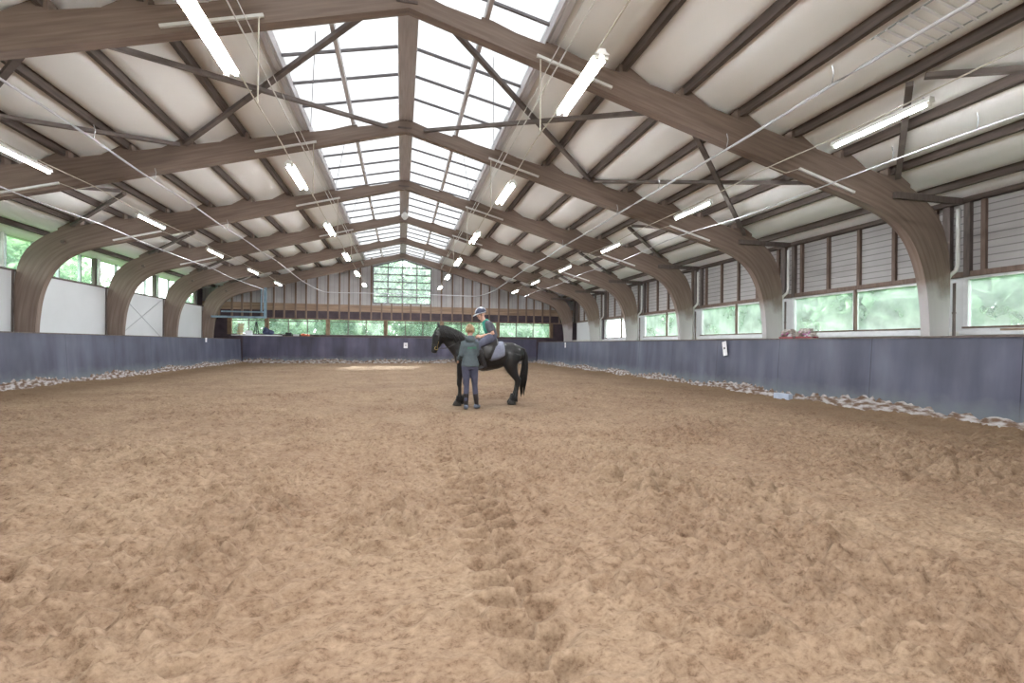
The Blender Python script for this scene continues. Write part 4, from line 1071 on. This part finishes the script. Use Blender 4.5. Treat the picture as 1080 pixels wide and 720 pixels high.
def head(mb, c, fwd, up, s=1.0):
    """Skull, jaw, nose, brows, lips, ears; c is the head's middle."""
    c, f, u = Vector(c), Vector(fwd).normalized(), Vector(up).normalized(); r = f.cross(u).normalized(); u = r.cross(f).normalized()
    P = lambda a, b, e: c + f * a * s + r * b * s + u * e * s
    def blob(a, b, e, ra, rb, re):
        m2 = MB().ball((0, 0, 0), 1, 1, 1, 14, 9)
        mb.add([c + f * (a + v[0] * ra) * s + r * (b + v[1] * rb) * s + u * (e + v[2] * re) * s for v in m2.v], m2.f)
    blob(-.015, 0, .03, .098, .076, .092); blob(.012, 0, -.035, .072, .060, .078); blob(.045, 0, -.085, .032, .032, .026)
    blob(.075, 0, .030, .02, .05, .012)
    mb.tube([P(.080, 0, .020), P(.100, 0, -.012), P(.104, 0, -.024)], [.009 * s, .013 * s, .012 * s], 8)
    blob(.082, 0, -.055, .010, .026, .006); blob(.080, 0, -.066, .010, .022, .006)
    for q in (-1, 1):
        blob(-.008, q * .076, -.008, .020, .010, .030); blob(.066, q * .033, -.02, .022, .02, .02)
    return P, f, r, u

# --- the rider
rider = thing('person', 'rider in navy helmet and dark polo with teal front, seated on the black horse', 'person', (1.86, HY, 1.42))
bd = MB(); ry = HY
hc = (1.705, ry - .01, 1.965); hf = (-.92, -.20, -.27); hu = (-.26, -.05, .96)
hp, f_, r_, u_ = head(bd, hc, hf, hu, .95)
bd.loft([((1.80, ry, 1.79), .055, .06), ((1.765, ry, 1.85), .050, .054), ((1.73, ry, 1.91), .050, .056)], n=14)
bd.loft([((1.94, ry, 1.47), .15, .12), ((1.935, ry, 1.55), .145, .105), ((1.905, ry, 1.64), .155, .11), ((1.865, ry, 1.72), .165, .105), ((1.825, ry, 1.785), .12, .075), ((1.80, ry, 1.82), .06, .06)], n=22)
SH = {}
for s in (-1, 1):
    sh, el, wr = Vector((1.855, ry + s * .18, 1.755)), Vector((1.94, ry + s * .24, 1.545)), Vector((1.70, ry + s * .13, 1.475))
    SH[s] = (sh, el, wr)
    bd.loft([(sh + Vector((-.01, -s * .04, .01)), .055, .058), (sh, .054, .056), (sh.lerp(el, .5), .045, .048), (el, .038, .040), (el.lerp(wr, .3), .038, .040), (wr, .024, .028)], side='auto', n=14)
    hand(bd, wr, (-1, -s * .35, .02), (0, -s * .7, -.4), .95, .95, s)
    hip, kn, an = Vector((1.90, ry + s * .16, 1.455)), Vector((1.58, ry + s * .385, 1.27)), Vector((1.715, ry + s * .415, .885))
    bd.loft([(hip, .10, .10), (hip.lerp(kn, .45), .082, .086), (kn, .060, .062), (kn.lerp(an, .3), .060, .060), (an, .040, .042)], side='auto', n=16)
    bd.loft([(an + Vector((.045, 0, -.03)), .036, .040), (an + Vector((-.05, 0, -.065)), .042, .036), (an + Vector((-.15, s * .01, -.085)), .034, .024), (an + Vector((-.185, s * .01, -.088)), .018, .014)], side='auto', n=12)
skin_obj('body', bd, .0075, M['skin'], rider, smooth=2)
po = MB()
po.loft([((1.955, ry, 1.475), .172, .140), ((1.945, ry, 1.55), .166, .128), ((1.91, ry, 1.64), .176, .130), ((1.865, ry, 1.72), .186, .124), ((1.825, ry, 1.785), .145, .094), ((1.785, ry, 1.845), .066, .068)], n=24)
for s in (-1, 1):
    sh, el, wr = SH[s]; po.loft([(sh + Vector((-.01, -s * .06, .012)), .072, .074), (sh, .072, .074), (sh.lerp(el, .4), .066, .068), (sh.lerp(el, .78), .062, .066)], side='auto', n=16)
skin_obj('polo_shirt', po, .011, [M['polo'], M['teal']], rider, smooth=3, pick=lambda c_, n_: 1 if (n_.x < -.42 and abs(c_.y - ry) < .125 and c_.z > 1.56) or (c_.z > 1.835) else 0)
tr = MB()
tr.loft([((1.93, ry - .19, 1.445), .10, .105), ((1.93, ry, 1.475), .14, .125), ((1.93, ry + .19, 1.445), .10, .105)], side=(1, 0, 0), n=18)
for s in (-1, 1):
    hip, kn, an = Vector((1.90, ry + s * .18, 1.455)), Vector((1.58, ry + s * .385, 1.27)), Vector((1.715, ry + s * .415, .885))
    tr.loft([(hip, .114, .112), (hip.lerp(kn, .45), .094, .096), (kn, .070, .072), (kn.lerp(an, .35), .068, .068)], side='auto', n=18)
skin_obj('breeches', tr, .011, M['breeches'], rider, smooth=3)
for s in (-1, 1):
    kn, an = Vector((1.58, ry + s * .385, 1.27)), Vector((1.715, ry + s * .415, .885)); b = MB()
    b.loft([(kn.lerp(an, .22), .078, .080), (kn.lerp(an, .5), .072, .074), (an, .054, .056), (an + Vector((.01, 0, -.05)), .05, .055)], side='auto', n=16)
    b.loft([(an + Vector((.065, 0, -.035)), .044, .048), (an + Vector((-.05, 0, -.070)), .050, .042), (an + Vector((-.15, s * .01, -.090)), .042, .030), (an + Vector((-.20, s * .01, -.095)), .024, .018)], side='auto', n=14)
    skin_obj('riding_boot', b, .010, M['boot'], rider, smooth=2)
def local_ball(c, f, r, u, ra, rb, re, zcut=None):
    m2 = MB().ball((0, 0, 0), 1, 1, 1, 24, 14); c = Vector(c)
    vs = [c + f * v[0] * ra + r * v[1] * rb + u * (max(v[2], zcut) if zcut is not None else v[2]) * re for v in m2.v]
    return vs, m2.f
he = MB(); hcv = Vector(hc) + u_ * .045 - f_ * .012
vs, fs = local_ball(hcv, f_, r_, u_, .128, .104, .105, -.25); he.add(vs, fs)
hel = he.build('helmet', M['helmet'], rider, smooth=True)
he = MB(); he.loft([(hcv + f_ * .09 - u_ * .012, .085, .020), (hcv + f_ * .135 - u_ * .022, .082, .012), (hcv + f_ * .185 - u_ * .036, .055, .007)], side=tuple(r_), n=18); he.build('visor', M['helmet_trim'], hel, smooth=True)
he = MB(); he.tube([hcv + f_ * (.130 * math.cos(a)) + u_ * (.107 * math.sin(a)) for a in np.linspace(.15, math.pi - .25, 14)], .012, 6)
he.tube([hcv + f_ * (.130 * math.cos(a)) + r_ * (.106 * math.sin(a)) - u_ * .012 for a in np.linspace(-2.2, 2.2, 18)], .009, 6); he.build('helmet_stripe', M['helmet_trim'], hel, smooth=True)
he = MB(); he.tube([hp(.02, q, e) for q, e in ((-.078, .03), (-.074, -.05), (-.03, -.108), (.03, -.108), (.074, -.05), (.078, .03))], .006, 6); he.build('chin_strap', M['black'], hel, smooth=True)

# --- the woman on the ground
WY = 9.80
wm = thing('person', 'blonde person in grey sweatshirt and navy leggings standing beside the black horse, back turned', 'person', (1.37, WY, 0))
bd = MB(); wc = (1.365, WY + .02, 1.585); wf = (.25, .95, -.05)
wp, wf_, wr_, wu_ = head(bd, wc, wf, (0, .05, 1), 1.0)
bd.loft([((1.36, WY, 1.38), .055, .06), ((1.362, WY + .005, 1.44), .050, .052), ((1.365, WY + .015, 1.52), .050, .054)], side=(1, 0, 0), n=14)
bd.loft([((1.37, WY, .82), .155, .11), ((1.37, WY, .90), .165, .115), ((1.365, WY, 1.02), .135, .095), ((1.36, WY, 1.16), .13, .095), ((1.36, WY, 1.28), .14, .10), ((1.36, WY, 1.355), .11, .07), ((1.36, WY, 1.40), .06, .055)], side=(1, 0, 0), n=22)
arms = {-1: (Vector((1.240, WY, 1.325)), Vector((1.185, WY - .01, 1.085)), Vector((1.150, WY + .19, .985)), (-.10, .9, -.35)),
        1: (Vector((1.480, WY, 1.325)), Vector((1.510, WY + .08, 1.10)), Vector((1.50, WY + .29, 1.12)), (-.15, .95, .05))}
for s, (sh, el, wr, hd) in arms.items():
    bd.loft([(sh + Vector((-s * .05, 0, .01)), .05, .055), (sh, .05, .053), (sh.lerp(el, .5), .043, .046), (el, .036, .038), (el.lerp(wr, .3), .036, .038), (wr, .022, .026)], side='auto', n=14)
    hand(bd, wr, hd, (s * -.8, 0, -.3), .92, .6, s)
legs = {-1: (Vector((1.285, WY, .84)), Vector((1.300, WY + .01, .47)), Vector((1.290, WY - .02, .085)), (.15, .95, 0)),
        1: (Vector((1.445, WY, .84)), Vector((1.475, WY + .05, .46)), Vector((1.505, WY + .02, .095)), (-.25, -.0, 0))}
legs[1] = (Vector((1.445, WY, .84)), Vector((1.475, WY + .05, .46)), Vector((1.515, WY + .06, .085)), (.45, .85, 0))
for s, (hip, kn, an, td) in legs.items():
    bd.loft([(hip, .085, .095), (hip.lerp(kn, .5), .070, .078), (kn, .050, .054), (kn.lerp(an, .3), .050, .056), (an, .032, .036)], side=(1, 0, 0), n=16)
    t_ = Vector(td).normalized()
    bd.loft([(an + t_ * -.05 + Vector((0, 0, -.035)), .030, .036), (an + t_ * .05 + Vector((0, 0, -.045)), .038, .032), (an + t_ * .14 + Vector((0, 0, -.062)), .036, .020)], side='auto', n=12)
skin_obj('body', bd, .0075, M['skin'], wm, smooth=2)
ho = MB()
ho.loft([((1.37, WY, .85), .176, .135), ((1.37, WY, .89), .186, .140), ((1.368, WY, .95), .172, .130), ((1.362, WY, 1.06), .145, .118), ((1.36, WY, 1.18), .148, .122), ((1.36, WY, 1.28), .158, .122), ((1.36, WY, 1.355), .132, .096), ((1.362, WY, 1.42), .075, .072)], side=(1, 0, 0), n=24)
for s, (sh, el, wr, hd) in arms.items():
    ho.loft([(sh + Vector((-s * .06, 0, .008)), .070, .074), (sh, .070, .072), (sh.lerp(el, .5), .060, .062), (el, .055, .056), (el.lerp(wr, .4), .050, .052), (el.lerp(wr, .9), .040, .042)], side='auto', n=16)
ho.ball((1.362, WY - .085, 1.415), .105, .060, .075); ho.tube([(1.29, WY + .05, 1.41), (1.28, WY - .02, 1.43), (1.36, WY - .08, 1.45), (1.445, WY - .02, 1.43), (1.435, WY + .05, 1.41)], .034, 8)
hoo = skin_obj('hooded_sweatshirt', ho, .011, M['hoodie'], wm, smooth=3)
lg = MB()
lg.loft([((1.37, WY, .80), .150, .108), ((1.37, WY, .86), .170, .122), ((1.37, WY, .94), .168, .118)], side=(1, 0, 0), n=22)
for s, (hip, kn, an, td) in legs.items():
    lg.loft([(hip + Vector((0, 0, .03)), .094, .108), (hip.lerp(kn, .5), .078, .086), (kn, .057, .062), (kn.lerp(an, .3), .058, .064), (an + Vector((0, 0, .06)), .044, .048)], side=(1, 0, 0), n=18)
skin_obj('leggings', lg, .010, M['legging'], wm, smooth=3)
for s, (hip, kn, an, td) in legs.items():
    t_ = Vector(td).normalized(); b = MB()
    b.loft([(kn.lerp(an, .42), .060, .066), (kn.lerp(an, .7), .050, .054), (an + Vector((0, 0, .02)), .045, .05), (an + Vector((0, 0, -.03)), .045, .05)], side=(1, 0, 0), n=16)
    skin_obj('half_chap', b, .010, M['boot'], wm, smooth=2)
    b = MB(); b.loft([(an + t_ * -.075 + Vector((0, 0, -.045)), .036, .042), (an + t_ * -.03 + Vector((0, 0, -.035)), .046, .050), (an + t_ * .06 + Vector((0, 0, -.05)), .050, .040), (an + t_ * .14 + Vector((0, 0, -.066)), .046, .028), (an + t_ * .185 + Vector((0, 0, -.072)), .028, .018)], side='auto', n=14)
    skin_obj('shoe', b, .009, M['shoe'], wm, smooth=2)
hr = MB()
hv, hfs = local_ball(Vector(wc) + wu_ * .035 - wf_ * .026, wf_, wr_, wu_, .104, .088, .098, -.75); hr.add(hv, hfs)
bun = Vector(wc) - wf_ * .095 + wu_ * .085; hr.ball(bun, .052, .048, .052); hr.ball(bun - wf_ * .02 - wu_ * .05, .03, .03, .05)
for q in (-1, 1): hr.ball(Vector(wc) + wr_ * q * .074 + wu_ * .01 + wf_ * .01, .022, .030, .055)
skin_obj('hair', hr, .008, M['blond'], wm, smooth=2)
# green lettering printed across the back: a short word too small to read in the photograph
g = MB(); rr = random.Random(9); x = 1.305
for k in range(7):
    w_ = rr.choice((.014, .018, .020)); h = rr.choice((.030, .040, .034)); yb = WY - .1335
    for (x0, x1, z0, z1) in ((x, x + .006, 0, h), (x, x + w_, h - .007, h), (x, x + w_, 0, .007))[:rr.choice((2, 3))]:
        g.box(x0, x1, yb - .004, yb + .004, 1.215 + z0, 1.215 + z1)
    x += w_ + .006
g.build('green_print', M['green_print'], hoo)
